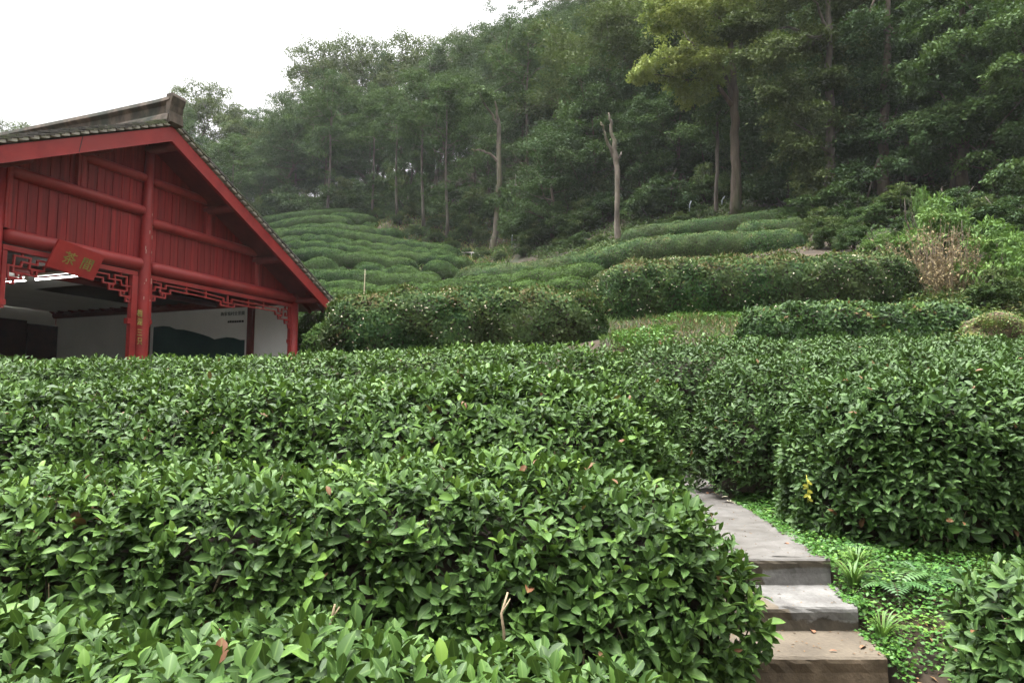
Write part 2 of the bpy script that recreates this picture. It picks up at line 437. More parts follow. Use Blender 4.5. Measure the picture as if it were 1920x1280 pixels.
def gp(*pts):
    for p in pts: GROUND.append(np.asarray(p, float))


def near_hedge(name, label, pts, w, h, dens, L, mat='tea', young=.3, K=6, n=2.8, bumps=.035, bsc=.8, group=None, seed=1, tm=T_HI, sticks=30,
               inner=.6, lowcut=.12, gnd=True, endr=None, twig_h=.1, tilt=0.0, base=(.05, .62), blossoms=0, dead=.004):
    hd = Hedge(pts, w, h, n, bumps, bsc, seed=seed, endr=endr, tilt=tilt)
    c0 = hd.c[len(hd.c) // 2]
    if gnd:
        for q in hd.c[::6]: gp(q)
    t = thing(name, label, 'hedge', c0, 0, group)
    off = np.array(c0)
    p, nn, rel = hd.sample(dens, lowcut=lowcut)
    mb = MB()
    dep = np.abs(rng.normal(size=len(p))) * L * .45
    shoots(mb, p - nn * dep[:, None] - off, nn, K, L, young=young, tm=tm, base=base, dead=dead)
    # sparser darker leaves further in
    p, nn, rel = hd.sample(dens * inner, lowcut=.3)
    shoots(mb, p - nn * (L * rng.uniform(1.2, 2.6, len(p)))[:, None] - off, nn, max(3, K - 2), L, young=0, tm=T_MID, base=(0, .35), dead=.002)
    mb.build('foliage', mat, t, smooth=True, attr=True)
    tw = MB(); hd.G = hd.G - off; hd.c = hd.c - off
    hd.core(tw, L * 2.9)
    hd.G = hd.G + off; hd.c = hd.c + off
    p, nn, rel = hd.sample(sticks * 1.0, lowcut=.0)
    for q, nq in zip(p, nn):
        ax = unit(np.array([nq[0] * .35, nq[1] * .35, .8]) + rng.normal(size=3) * .3); ln = rng.uniform(.14, .3)
        b0 = q - off - nq * L * 1.2 - ax * ln * .6
        md = b0 + ax * ln * .5 + rng.normal(size=3) * .012
        tw.tube([b0, md, b0 + ax * ln], [.0045, .0035, .002], 4, 0 if rng.random() < .72 else 1, cap=False)
    tw.build('stems', ['twig', 'twig_pale'], t)
    if blossoms: add_blossoms(hd, blossoms, t, off)
    return t, hd


def add_blossoms(hd, count, t, off, r=.019):
    p, nn, rel = hd.sample(count / hd.area * 1.6, lowcut=.1)
    k = snoise(p, 1.6, 5) + rng.normal(size=len(p)) * .8 > .1
    p, nn = p[k], nn[k]
    mb = MB(); o8 = np.array([(1, 0, 0), (-1, 0, 0), (0, 1, 0), (0, -1, 0), (0, 0, .8), (0, 0, -.8)])
    f8 = np.array([(0, 2, 4), (2, 1, 4), (1, 3, 4), (3, 0, 4), (2, 0, 5), (1, 2, 5), (3, 1, 5), (0, 3, 5)])
    q = p + nn * .015 - off
    N = len(q); rr = r * rng.uniform(.55, 1.15, N)
    V = q[:, None] + o8[None] * rr[:, None, None] + rng.normal(size=(N, 6, 3)) * .006
    mb.add(V.reshape(-1, 3), [(f8[None] + (np.arange(N) * 6)[:, None, None]).reshape(-1, 3)])
    b = mb.build('blossoms', 'blossom', t, smooth=True); b['kind'] = 'stuff'


def far_hedge(name, label, pts, w, h, dens, L, mat, group=None, skirt=.28, flush_shading=.22, lay=.55, jit=.5, n=2.3, bumps=.06, bsc=.8, lump=None, seed=1, tm=T_MID, blossoms=0, wr=.45, inset=.1,
              upright=.5, gnd=True, endr=None, tint=(.1, .75), ds=.2, young=.05):
    hd = Hedge(pts, w, h, n, bumps, bsc, seed=seed, lump=lump, endr=endr, ds=ds, skirt=skirt)
    c0 = hd.c[len(hd.c) // 2]; off = np.array(c0)
    if gnd:
        for q in hd.c[::8]: gp(q + np.array([0, 0, skirt]))
    t = thing(name, label, 'hedge', c0, 0, group)
    p, nn, rel = hd.sample(dens, lowcut=.05)
    dep = np.abs(rng.normal(size=len(p))) * L * jit; N = len(p)
    ax = unit(rnd(N) * .6 + nn * .45 + np.array([0, 0, upright])); ax = unit(ax - lay * (ax * nn).sum(1, keepdims=True) * nn); nr = unit(nn * 1.6 + rnd(N) * .36 + np.array([0, 0, .25]))
    ln = L * rng.uniform(.65, 1.3, N)
    ti = np.clip(rng.uniform(*tint, N) + .14 * snoise(p, .7, seed + 3) + np.where(rng.random(N) < young, .3, 0) + flush_shading * np.clip(nn[:, 2], -.3, 1) - flush_shading * .35, 0, .95)  # lighter upward, darker on sides: young flush plus painted top light and side shade
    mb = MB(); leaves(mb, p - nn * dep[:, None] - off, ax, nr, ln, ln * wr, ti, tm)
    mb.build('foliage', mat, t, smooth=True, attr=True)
    tw = MB(); hd.G = hd.G - off; hd.c = hd.c - off; hd.core(tw, inset); hd.G = hd.G + off; hd.c = hd.c + off
    tw.build('stems', 'twig', t)
    if blossoms: add_blossoms(hd, blossoms, t, off)
    return t, hd

# ------------------------------------------------------------------ clipped tea rows close to the camera
ROWS = 'clipped tea rows on the slope'
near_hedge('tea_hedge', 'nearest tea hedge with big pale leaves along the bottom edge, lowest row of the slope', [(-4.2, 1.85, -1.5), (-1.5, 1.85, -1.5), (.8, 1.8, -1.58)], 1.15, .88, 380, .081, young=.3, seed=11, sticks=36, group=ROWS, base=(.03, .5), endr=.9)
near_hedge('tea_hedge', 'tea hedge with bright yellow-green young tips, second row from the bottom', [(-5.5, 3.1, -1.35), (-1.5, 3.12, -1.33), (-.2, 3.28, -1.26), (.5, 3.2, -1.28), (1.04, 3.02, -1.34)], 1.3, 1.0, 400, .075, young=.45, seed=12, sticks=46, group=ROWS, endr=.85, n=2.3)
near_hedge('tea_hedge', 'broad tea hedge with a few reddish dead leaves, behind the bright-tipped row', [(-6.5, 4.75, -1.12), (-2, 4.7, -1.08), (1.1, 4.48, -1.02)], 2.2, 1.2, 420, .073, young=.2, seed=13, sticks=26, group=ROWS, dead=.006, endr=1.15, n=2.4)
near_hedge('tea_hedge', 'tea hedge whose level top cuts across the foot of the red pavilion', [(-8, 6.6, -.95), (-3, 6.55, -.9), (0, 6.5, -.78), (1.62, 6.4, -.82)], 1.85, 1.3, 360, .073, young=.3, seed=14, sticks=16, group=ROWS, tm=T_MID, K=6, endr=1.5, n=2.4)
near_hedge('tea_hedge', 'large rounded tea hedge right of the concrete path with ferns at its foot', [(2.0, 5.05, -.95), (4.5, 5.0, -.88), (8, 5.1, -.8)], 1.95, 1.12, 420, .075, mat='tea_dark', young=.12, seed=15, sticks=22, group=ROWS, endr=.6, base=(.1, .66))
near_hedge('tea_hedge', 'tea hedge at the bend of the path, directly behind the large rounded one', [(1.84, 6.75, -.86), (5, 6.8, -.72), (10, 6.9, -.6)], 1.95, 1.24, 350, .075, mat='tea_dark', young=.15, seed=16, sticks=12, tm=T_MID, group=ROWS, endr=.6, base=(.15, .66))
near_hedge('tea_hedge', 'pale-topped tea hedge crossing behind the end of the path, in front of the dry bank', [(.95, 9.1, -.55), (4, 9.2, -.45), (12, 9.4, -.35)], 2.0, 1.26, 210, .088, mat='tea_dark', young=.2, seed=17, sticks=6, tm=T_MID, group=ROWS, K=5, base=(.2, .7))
near_hedge('tea_bush', 'low young tea bush in the bottom right corner beside bare soil', [(1.78, 2.75, -1.28), (2.4, 2.75, -1.25), (3.4, 2.9, -1.2)], .95, .58, 380, .077, mat='tea_dark', young=.35, seed=18, sticks=40, lowcut=.02, endr=.4, base=(.25, .7))

# ------------------------------------------------------------------ tea rows in the middle distance


def PB(*l): return [P(*q) for q in l]


far_hedge('tea_hedge', 'wide flowering tea hedge speckled with cream blossoms, right of the pavilion', PB((600, 655, 12.4), (760, 645, 12.8), (940, 640, 13), (1138, 640, 12.8)), 1.9, .98, 1500, .085, 'tea_mid', ROWS, seed=21, bumps=.08, blossoms=480, flush_shading=.42, tint=(.1, .8), n=2.4)
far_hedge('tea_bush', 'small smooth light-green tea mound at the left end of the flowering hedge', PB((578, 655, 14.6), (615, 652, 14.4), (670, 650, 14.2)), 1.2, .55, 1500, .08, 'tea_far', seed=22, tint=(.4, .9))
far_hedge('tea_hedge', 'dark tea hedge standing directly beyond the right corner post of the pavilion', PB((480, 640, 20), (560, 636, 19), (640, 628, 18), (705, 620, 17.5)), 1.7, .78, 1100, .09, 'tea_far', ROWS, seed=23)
far_hedge('tea_hedge', 'tea hedge seen just above the top of the flowering hedge beside the bamboo pole', PB((640, 612, 18.5), (800, 598, 18.3), (1000, 578, 17.8), (1120, 570, 17)), 1.7, .72, 1500, .075, 'tea_far', ROWS, flush_shading=.5, seed=24, lay=.8, jit=.36, inset=.13)
far_hedge('tea_hedge', 'long thin tea row curving right towards the big flowering block on the bank', PB((520, 594, 24), (700, 578, 23.5), (850, 562, 22.8), (1000, 546, 22), (1140, 530, 20.5)), 1.8, .66, 1500, .075, 'tea_far', ROWS, flush_shading=.5, seed=25, lay=.8, jit=.36, inset=.13)
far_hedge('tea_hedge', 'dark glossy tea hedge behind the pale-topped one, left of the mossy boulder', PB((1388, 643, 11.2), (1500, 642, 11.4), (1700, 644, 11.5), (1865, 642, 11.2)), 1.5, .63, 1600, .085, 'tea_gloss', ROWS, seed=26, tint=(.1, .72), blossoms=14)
far_hedge('tea_hedge', 'tall block of flowering tea full of cream blossoms above the dry grass bank', PB((1105, 590, 14.6), (1200, 585, 15), (1400, 580, 15), (1560, 575, 15), (1700, 566, 15.3)), 2.5, 1.08, 1300, .085, 'tea_mid', ROWS, seed=27, bumps=.07, blossoms=620, flush_shading=.42, tint=(.1, .8), n=3.0, endr=1.2)
far_hedge('tea_hedge', 'long dark tea row sweeping up behind the tall flowering block', PB((850, 543, 26), (930, 540, 25.5), (1000, 534, 25), (1083, 519, 25), (1167, 495, 25), (1255, 483, 25), (1342, 478, 25), (1430, 476, 25), (1514, 469, 25)), 1.8, .84, 1500, .08, 'tea_mid', ROWS, seed=28, bumps=.03, flush_shading=.32, tint=(.1, .7), lay=.8, jit=.36, inset=.13)
far_hedge('tea_hedge', 'short tea row between two longer ones at the right, under bare reddish soil', PB((1375, 447, 28), (1440, 443, 28), (1516, 438, 28)), 1.5, .66, 1400, .08, 'tea_mid', ROWS, seed=29, bumps=.03, flush_shading=.32, tint=(.1, .65), lay=.8, jit=.36, inset=.13)
far_hedge('tea_hedge', 'dark tea row at the foot of the thick straight tree trunk, under the forest', PB((1160, 465, 31), (1255, 451, 31), (1342, 443, 31), (1430, 431, 31), (1512, 418, 31)), 1.7, .86, 1400, .08, 'tea_mid', ROWS, seed=30, bumps=.03, flush_shading=.32, tint=(.05, .6), lay=.8, jit=.36, inset=.13)

# ------------------------------------------------------------------ terraced rows on the left hill (traced tops, real depths)
HILL = 'terraced tea rows on the left hillside'


def hz(zx, zy): return 480 + zx * .3541, 370 + zy * .3541


def hill_row(label, tops, d0, d1, hpx, lump=None, seed=0, w=2.45, cat='tea_hedge'):
    pts = []; d0, d1 = dm(d0), dm(d1)
    for k, (zx, zy) in enumerate(tops):
        d = d0 + (d1 - d0) * k / max(1, len(tops) - 1); px, py = hz(zx, zy); pts.append(P(px, py + hpx * 1.55, d))
    h = hpx * (d0 + d1) / 2 / 1280 * 1.58
    far_hedge(cat, label, pts, w, h, 1300, .095, 'tea_far', HILL, n=2.0, bumps=.035, bsc=1.1, lump=lump, seed=seed, tm=T_LO, wr=.5, inset=.15, ds=.25, flush_shading=.8, tint=(.0, .46), lay=.8, jit=.36)


LU = (1.5, .2)


def dm(d): return 27 + (d - 25.5) * .67
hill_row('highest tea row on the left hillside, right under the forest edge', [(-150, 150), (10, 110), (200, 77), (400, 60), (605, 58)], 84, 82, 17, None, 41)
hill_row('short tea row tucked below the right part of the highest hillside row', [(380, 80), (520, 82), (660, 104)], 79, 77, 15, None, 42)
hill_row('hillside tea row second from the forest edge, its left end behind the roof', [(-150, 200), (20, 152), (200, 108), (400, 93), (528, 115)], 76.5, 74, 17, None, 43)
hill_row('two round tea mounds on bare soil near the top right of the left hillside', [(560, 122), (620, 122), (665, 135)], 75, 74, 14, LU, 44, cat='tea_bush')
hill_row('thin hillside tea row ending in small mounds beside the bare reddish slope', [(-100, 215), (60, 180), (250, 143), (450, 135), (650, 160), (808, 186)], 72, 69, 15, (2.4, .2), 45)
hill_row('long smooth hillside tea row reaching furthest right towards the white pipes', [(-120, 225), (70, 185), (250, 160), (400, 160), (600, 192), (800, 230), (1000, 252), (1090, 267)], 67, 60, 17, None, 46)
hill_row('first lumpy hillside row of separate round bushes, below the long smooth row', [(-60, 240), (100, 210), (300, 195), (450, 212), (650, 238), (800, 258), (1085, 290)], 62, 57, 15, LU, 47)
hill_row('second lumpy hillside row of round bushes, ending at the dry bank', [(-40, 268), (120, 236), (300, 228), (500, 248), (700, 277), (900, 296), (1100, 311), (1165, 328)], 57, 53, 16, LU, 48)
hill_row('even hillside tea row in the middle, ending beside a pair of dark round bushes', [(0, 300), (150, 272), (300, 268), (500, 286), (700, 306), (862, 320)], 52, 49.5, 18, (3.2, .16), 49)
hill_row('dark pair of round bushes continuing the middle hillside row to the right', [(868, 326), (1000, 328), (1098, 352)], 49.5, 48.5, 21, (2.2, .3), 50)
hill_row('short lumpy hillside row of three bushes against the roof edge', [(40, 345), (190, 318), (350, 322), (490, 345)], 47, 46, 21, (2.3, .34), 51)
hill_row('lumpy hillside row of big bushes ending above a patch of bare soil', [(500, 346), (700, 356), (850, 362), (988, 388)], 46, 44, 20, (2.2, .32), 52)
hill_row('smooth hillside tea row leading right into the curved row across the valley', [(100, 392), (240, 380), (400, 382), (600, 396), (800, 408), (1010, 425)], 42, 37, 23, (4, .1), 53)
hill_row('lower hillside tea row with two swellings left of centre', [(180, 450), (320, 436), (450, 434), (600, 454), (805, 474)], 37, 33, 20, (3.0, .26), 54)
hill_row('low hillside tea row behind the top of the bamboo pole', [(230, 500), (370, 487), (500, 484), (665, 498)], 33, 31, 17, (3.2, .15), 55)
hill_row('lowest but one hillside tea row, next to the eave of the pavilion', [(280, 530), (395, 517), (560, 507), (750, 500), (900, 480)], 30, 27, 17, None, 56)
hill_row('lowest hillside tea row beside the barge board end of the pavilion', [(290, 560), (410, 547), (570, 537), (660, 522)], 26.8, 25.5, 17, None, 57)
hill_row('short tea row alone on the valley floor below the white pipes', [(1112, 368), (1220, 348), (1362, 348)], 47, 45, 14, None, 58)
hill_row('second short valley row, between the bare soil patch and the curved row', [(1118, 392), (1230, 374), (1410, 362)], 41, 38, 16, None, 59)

# ------------------------------------------------------------------ terrain
gp((0, 0, -1.75), (-3, 0, -1.75), (3, 0, -1.7), (0, -6, -1.9), (-8, -4, -1.9), (8, -4, -1.8), (6, 2, -1.3), (-9, 3, -1.4), (9, 5, -.8),
   (-60, -40, -3), (60, -40, -1), (0, -60, -4), (-20, 4, -1.2), (20, 4, .5))
gp((1.2, 4.2, -.98), (1.3, 6, -.98), (1.7, 8.3, -.98), (1.2, 3.5, -1.35), (1.2, 2.8, -1.6), (1.95, 3.9, -.97), (2.15, 6, -.93), (2.4, 8, -.9), (1.95, 3.4, -1.16), (1.9, 2.95, -1.33), (1.85, 2.3, -1.55),
   (2.6, 3.6, -1.06), (3.6, 3.5, -1.05), (4, 6, -.8))
gp((-7.1, 13, -1.0), (-8, 10.5, -1.0), (-5.5, 17, -1.0), (-12, 15, -1.0), (-15, 19, -1.0), (-9, 20, -.9), (-16, 11, -1.0), (-11, 24, .3), (-4.6, 12, -.5), (-3.6, 15, .3), (-2.5, 10, -.5))
gp(P(1250, 602, 13.2), P(1330, 612, 12.6), P(1140, 640, 11.5), P(1300, 640, 11.2), P(1860, 640, 10.4), P(1920, 600, 12.5), P(1760, 560, 14.5), P(1600, 430, 24), P(1720, 470, 19), P(1900, 500, 17), P(1800, 400, 24))
gp(P(1380, 403, 34), P(1155, 463, 36), P(925, 472, 52), P(745, 404, dm(75)), P(795, 428, dm(70)), P(838, 452, dm(66)), P(870, 472, dm(62)), P(960, 472, 46), P(1050, 470, 40), P(700, 398, dm(80)), P(1000, 500, 34))
gp((40, 35, 14), (28, 30, 11), (40, 50, 25), (22, 50, 20), (8, 48, 15.5), (0, 62, 17), (4, 80, 31), (20, 62, 28), (22, 80, 41), (45, 70, 39), (62, 62, 35), (0, 105, 45), (40, 105, 60), (-12, 80, 25.5),
   (-20, 88, 27.5), (-30, 90, 27), (-42, 92, 25), (-20, 104, 27), (-32, 115, 22), (-62, 82, 19), (-48, 62, 14), (-36, 46, 6.5), (-26, 36, 3), (-60, 40, 4), (-100, 120, 14), (-100, 20, 0), (100, 60, 45), (100, 150, 75), (30, 160, 72), (-40, 170, 10),
   (10, 130, 55), (70, 20, 8), (100, -20, 2))
for rr in range(12):
    a = rr / 12 * 2 * math.pi; gp((420 * math.cos(a), 80 + 420 * math.sin(a), 8 if math.sin(a) > -.3 else -4))
C = np.array(GROUND)
keep = []
for i in range(len(C)):
    if all(np.hypot(*(C[i, :2] - C[j, :2])) > .22 for j in keep): keep.append(i)
C = C[keep]
nC = len(C)
Dm = np.linalg.norm(C[:, None, :2] - C[None, :, :2], axis=-1)
A = np.zeros((nC + 3, nC + 3)); A[:nC, :nC] = Dm - np.eye(nC) * .05; A[:nC, nC] = 1; A[:nC, nC + 1:] = C[:, :2]; A[nC:, :nC] = A[:nC, nC:].T
cf = np.linalg.solve(A, np.r_[C[:, 2], 0, 0, 0])


def ground(x, y):
    x = np.atleast_1d(np.asarray(x, float)); y = np.atleast_1d(np.asarray(y, float)); o = np.empty(len(x))
    for i in range(0, len(x), 20000):
        q = np.stack([x[i:i + 20000], y[i:i + 20000]], 1)
        o[i:i + 20000] = np.linalg.norm(q[:, None] - C[None, :, :2], axis=-1) @ cf[:nC] + cf[nC] + q @ cf[nC + 1:]
    return o


def gz(x, y): return float(ground(x, y)[0])


def axis(parts):
    o = []
    for a, b, s in parts: o += list(np.arange(a, b, s))
    return np.array(o + [parts[-1][1]])


def onz(px, py, z): r = ray(px, py); return r * z / r[2]


z1 = -.9; e1 = onz(1557, 1046, z1); d1 = e1[1]
z2 = P(1562, 1096, d1)[2]; e2 = onz(1608, 1136, z2); d2 = e2[1]
z3 = P(1612, 1182, d2)[2]; e3 = onz(1664, 1230, z3); d3 = e3[1]
z4 = P(1668, 1284, d3)[2]


gx = axis([(-420, -70, 25), (-70, -12, 1.6), (-12, -.2, .3), (-.2, 3.6, .09), (3.6, 12, .3), (12, 70, 1.4), (70, 420, 25)])
gy = axis([(-340, -10, 30), (-10, 1, .8), (1, 2.4, .25), (2.4, 5, .07), (5, 18, .25), (18, 60, .8), (60, 130, 2), (130, 500, 25)])
GX, GY = np.meshgrid(gx, gy, indexing='ij')
Z = ground(GX.ravel(), GY.ravel()); Pn = np.stack([GX.ravel(), GY.ravel(), Z], 1)
# keep the earth under the poured concrete
ex = np.interp(Pn[:, 1], [d3 - .4, d3, d2, d1, d1 + .1, 6, 8.7, 10.5], [e3[0] + .06, e3[0], e2[0], e1[0], e1[0], 2.0, 2.28, 2.2])
tz = np.where(Pn[:, 1] > d1 + .12, z1, np.where(Pn[:, 1] > d2 + .12, z2, np.where(Pn[:, 1] > d3 + .12, z3, z4)))
ins = (Pn[:, 0] < ex + .05) & (Pn[:, 0] > ex - 1.5) & (Pn[:, 1] > d3 - .5) & (Pn[:, 1] < 10.3)
Z = np.where(ins, np.minimum(Z, tz - .09), Z)
amp = np.clip((Pn[:, 1] - 6) / 20, .015, .18); Z = Z + amp * snoise(Pn, 3.5, 77) * .5
mb = MB(); i = np.arange(len(gx) - 1)[:, None] * len(gy); j = np.arange(len(gy) - 1)[None]
mb.add(np.stack([GX.ravel(), GY.ravel(), Z], 1), [np.stack([i + j, i + len(gy) + j, i + len(gy) + j + 1, i + j + 1], -1).reshape(-1, 4)])
tag(mb.build('ground', 'soil', smooth=True), kind='structure')

# ------------------------------------------------------------------ path and steps


rt = [onz(x, y, z1) for x, y in ((1557, 1046), (1494, 1010), (1427, 967), (1384, 940), (1330, 913), (1298, 888))]
rt = [rt[0] + (rt[5] - rt[0]) * q + np.array([.05 * math.sin(q * 9) * q, 0, 0]) for q in np.linspace(0, 1, 8)]
rt += [rt[-1] + np.array([-.05, .5, 0]), rt[-1] + np.array([-.3, 1.0, 0]), rt[-1] + np.array([-.9, 1.7, 0])]


xa = P(1455, 1136, d2)[0]
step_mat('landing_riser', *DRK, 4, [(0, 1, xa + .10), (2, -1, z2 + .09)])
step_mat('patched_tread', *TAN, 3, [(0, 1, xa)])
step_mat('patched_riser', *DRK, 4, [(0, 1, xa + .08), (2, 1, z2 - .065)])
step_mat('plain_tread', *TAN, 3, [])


def slab(mb, xl, xr, y0, y1, zt, zb, mats=(0, 1), seg=26, wob=.0022):
    """a poured concrete block with a worn, rounded nosing at y0; xl, xr may vary with y"""
    prof = [(y1, zt), (y0 + .03, zt), (y0 + .012, zt - .004), (y0 + .002, zt - .014), (y0, zt - .03), (y0 + .004, (zt + zb) / 2), (y0, zb)]
    xs = np.linspace(0, 1, seg + 1); V = []
    for (y, z) in prof:
        for q in xs:
            xa, xb = (xl(y), xr(y)); x = xa + (xb - xa) * q
            V.append((x, y + (rng.normal() * wob if y != y1 else 0), z + (rng.normal() * wob * .4 if z != zb else 0)))
    n = seg + 1; top, fr = [], []
    for r_ in range(len(prof) - 1):
        for c_ in range(seg):
            q = (r_ * n + c_, (r_ + 1) * n + c_, (r_ + 1) * n + c_ + 1, r_ * n + c_ + 1)
            (top if r_ < 3 else fr).append(q)
    mb.add(V, np.array(top), mats[0]); mb.add(V, np.array(fr), mats[1])
    V2 = [(xr(y), y, z) for y, z in prof] + [(xr(y1), y1, zb)]
    mb.add(V2, np.arange(len(V2))[::-1], mats[1])


# the level landing, following the bend behind the hedge
mb = MB(); ctr = np.array(rt); left = ctr - np.array([1.25, 0, 0])
yy = np.array([q[1] for q in rt])


def xr_(y): return float(np.interp(y, yy, ctr[:, 0]))


ys = np.linspace(d1 + .03, yy[-1], 30); seg = 12; V = []
for y in ys:
    for q in np.linspace(0, 1, seg + 1):
        x = xr_(y) - 1.25 * (1 - q) + (.006 * rng.normal() if q == 1 else 0); V.append((x, y, z1 + .004 * rng.normal()))
n = seg + 1; fs = [(r_ * n + c_, r_ * n + c_ + 1, (r_ + 1) * n + c_ + 1, (r_ + 1) * n + c_) for r_ in range(29) for c_ in range(seg)]
mb.add(V, np.array(fs), 0)
slab(mb, lambda y: .62, lambda y: float(np.interp(y, [d1, d1 + .1], [e1[0], xr_(d1 + .1)])), d1, d1 + .1, z1, z2 - .02, (0, 1))
# outer side face
V = [(xr_(y), y, z) for y in ys for z in (z1, z1 - .2)]
mb.add(V, np.array([(2 * k, 2 * k + 1, 2 * k + 3, 2 * k + 2) for k in range(29)]), 1)
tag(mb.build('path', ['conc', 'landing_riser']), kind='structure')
st = thing('concrete_steps', 'worn concrete steps with mossy risers leading down from the path', 'steps', (1.2, d3, z4))


def child(mbx, name, mats, par, smooth=False):
    o = mbx.build(name, mats, par, smooth); par_loc = np.array(par.location)
    me = o.data; co = np.empty(len(me.vertices) * 3); me.vertices.foreach_get('co', co); co = co.reshape(-1, 3) - par_loc
    me.vertices.foreach_set('co', co.ravel()); me.update(); return o


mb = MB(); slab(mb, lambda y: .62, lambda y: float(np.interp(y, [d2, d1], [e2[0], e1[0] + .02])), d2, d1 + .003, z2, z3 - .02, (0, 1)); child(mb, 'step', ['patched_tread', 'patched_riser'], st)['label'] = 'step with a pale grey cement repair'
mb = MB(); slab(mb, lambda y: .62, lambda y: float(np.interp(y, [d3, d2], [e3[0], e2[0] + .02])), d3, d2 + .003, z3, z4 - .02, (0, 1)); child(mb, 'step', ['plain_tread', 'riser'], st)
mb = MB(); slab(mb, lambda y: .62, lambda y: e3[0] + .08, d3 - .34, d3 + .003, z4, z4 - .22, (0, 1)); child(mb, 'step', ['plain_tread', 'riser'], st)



# ------------------------------------------------------------------ the red pavilion
PSI = R(20.7)
U_ = np.array([math.sin(PSI), math.cos(PSI), 0]); V_ = np.array([-math.cos(PSI), math.sin(PSI), 0])
B0 = P(267, 500, 13.0); B0[2] = 0.0
RZ = R(90) - PSI


def bl(px, py, v=None, s=None):
    r = ray(px, py); t = (v + B0 @ V_) / (r @ V_) if v is not None else (s + B0 @ U_) / (r @ U_)
    q = r * t - B0; return np.array([q @ U_, q @ V_, q[2]])


def bw(l): return B0 + U_ * l[0] + V_ * l[1] + np.array([0, 0, l[2]])


ZF = -1.0
pav = thing('pavilion', 'red timber pavilion with a tiled gable roof and white inner walls', 'pavilion', B0, RZ)
SA, ZA, SR, SL = -.15, 5.2, .525, .48          # roof apex and the slopes on either side


def zr(s): return ZA - (SR * (s - SA) if s > SA else SL * (SA - s))


def add(mbx, name, mats='red', smooth=False, par=None): return mbx.build(name, mats, par or pav, smooth)


# gable boarding: single planks, each with its own face depth, cut to the roof
mb = MB(); s = -2.72; k = 0; pr = np.random.default_rng(3)
while s < 4.55:
    w = pr.uniform(.15, .19); a, b_ = s, min(s + w, 4.56); o = pr.uniform(0, .008)
    zb = 2.55; za, zc = zr(a) - .12, zr(b_) - .12
    if min(za, zc) > zb + .02:
        g = .006
        V = [(a + g, .0 - o, zb), (b_ - g, .0 - o, zb), (b_ - g, .0 - o, zc), (a + g, .0 - o, za), (a + g, .05, zb), (b_ - g, .05, zb), (b_ - g, .05, zc), (a + g, .05, za)]
        mb.add(V, np.array([(0, 1, 2, 3), (5, 4, 7, 6), (1, 5, 6, 2), (4, 0, 3, 7), (4, 5, 1, 0), (3, 2, 6, 7)]))
    s += w
add(mb, 'gable_boarding', 'red_plank')
mb = MB(); mb.prism([(-2.72, 2.55), (4.5, 2.55), (4.5, zr(4.5) - .16), (SA, ZA - .16), (-2.72, zr(-2.72) - .16)], .052, .10, 1)
# prism axis 1 takes pairs (x, z)
add(mb, 'gable_backing', 'red_dark')
# posts
mb = MB(); zt = zr(0) - .2; mb.tube([(0, -.06, ZF), (0, -.06, 1), (0, -.06, 2.5), (0, -.06, 3.6), (0, -.06, zt)], [.125, .122, .115, .10, .075], 20)
post = add(mb, 'post', 'red', True)
pr = np.random.default_rng(5)
for q in range(12):
    mb = MB(); z = pr.uniform(1.3, 3.6); aa = R(pr.uniform(-130, -50)); rr = .1235 if z < 2.4 else .112
    mb.box((rr * math.cos(aa), -.06 + rr * math.sin(aa), z), (.012, .006, pr.uniform(.02, .12)))
    add(mb, 'scuff', 'scuff', par=post)
for s in (-2.72, 4.47):
    mb = MB(); mb.tube([(s, -.02, ZF), (s, -.02, zr(s) - .14)], [.125, .11], 20); add(mb, 'post', 'red', True)


def beam(s0, s1, z, r, v=-.03):
    mb = MB(); mb.tube([(s0, v, z), (s0 + .09, v, z), (s1 - .02, v, z), (s1, v, z)], [r * .62, r, r, r], 20); add(mb, 'beam', 'red', True)


beam(.13, 4.40, 2.585, .125); beam(-2.60, -.11, 2.61, .125)
beam(.11, 3.0, 3.47, .098); beam(-2.55, -.09, 3.66, .098)
beam(.10, 1.5, 4.29, .085); beam(-1.35, -.08, 4.31, .085)
for s, z0, z1_ in ((1.53, 3.55, zr(1.53) - .16), (3.05, 2.69, zr(3.05) - .16), (-1.38, 3.74, zr(-1.38) - .16), (-2.6, 2.72, zr(-2.6) - .16)):
    mb = MB(); mb.box((s, -.045, (z0 + z1_) / 2), (.15, .09, z1_ - z0)); mb.tube([(s, -.085, z0), (s, -.085, z1_)], .035, 8); add(mb, 'strut', 'red')
for s in (0.0, 1.53, 3.05, 4.47, -1.38, -2.72):
    mb = MB(); z = zr(s) - .24; mb.tube([(s, -.72, z), (s, 9.2, z)], .085, 12); add(mb, 'purlin', 'red_dark', True)
# rafters under the deck, visible below the right eave
for v in np.arange(-.55, 9.2, .42):
    mb = MB()
    mb.bar((4.3, v, zr(4.3) - .19), (5.0, v, zr(5.0) - .19), .07, .08); add(mb, 'rafter', 'red_dark')
# roof: deck, tile rolls, verge course, barge boards, ridge
SE0, SE1 = -5.6, 5.06; VE0, VE1 = -.70, 9.4
rf = MB()
for s0, s1 in ((SE0, SA), (SA, SE1)):
    rf.prism([(s0, zr(s0) - .13), (s1, zr(s1) - .13), (s1, zr(s1) + .0), (s0, zr(s0) + .0)], VE0, VE1, 1)
roof = rf.build('roof', 'red_dark', pav)
tl = MB(); pr = np.random.default_rng(8)
for s0, s1 in ((SA, SE1 + .06), (SA, SE0 - .06)):
    L = abs(s1 - s0); nst = int(L / .28)
    for v in np.arange(VE0 + .06, VE1, .24):
        pts = [(s0 + (s1 - s0) * q, v + .008 * pr.normal(), zr(s0 + (s1 - s0) * q) + .055 + .012 * pr.normal()) for q in np.linspace(0, 1, nst)]
        tl.tube(pts, [.072 + .012 * (i % 2) for i in range(nst)], 7)
tl.build('tile_rolls', 'tile', roof)
vg = MB()
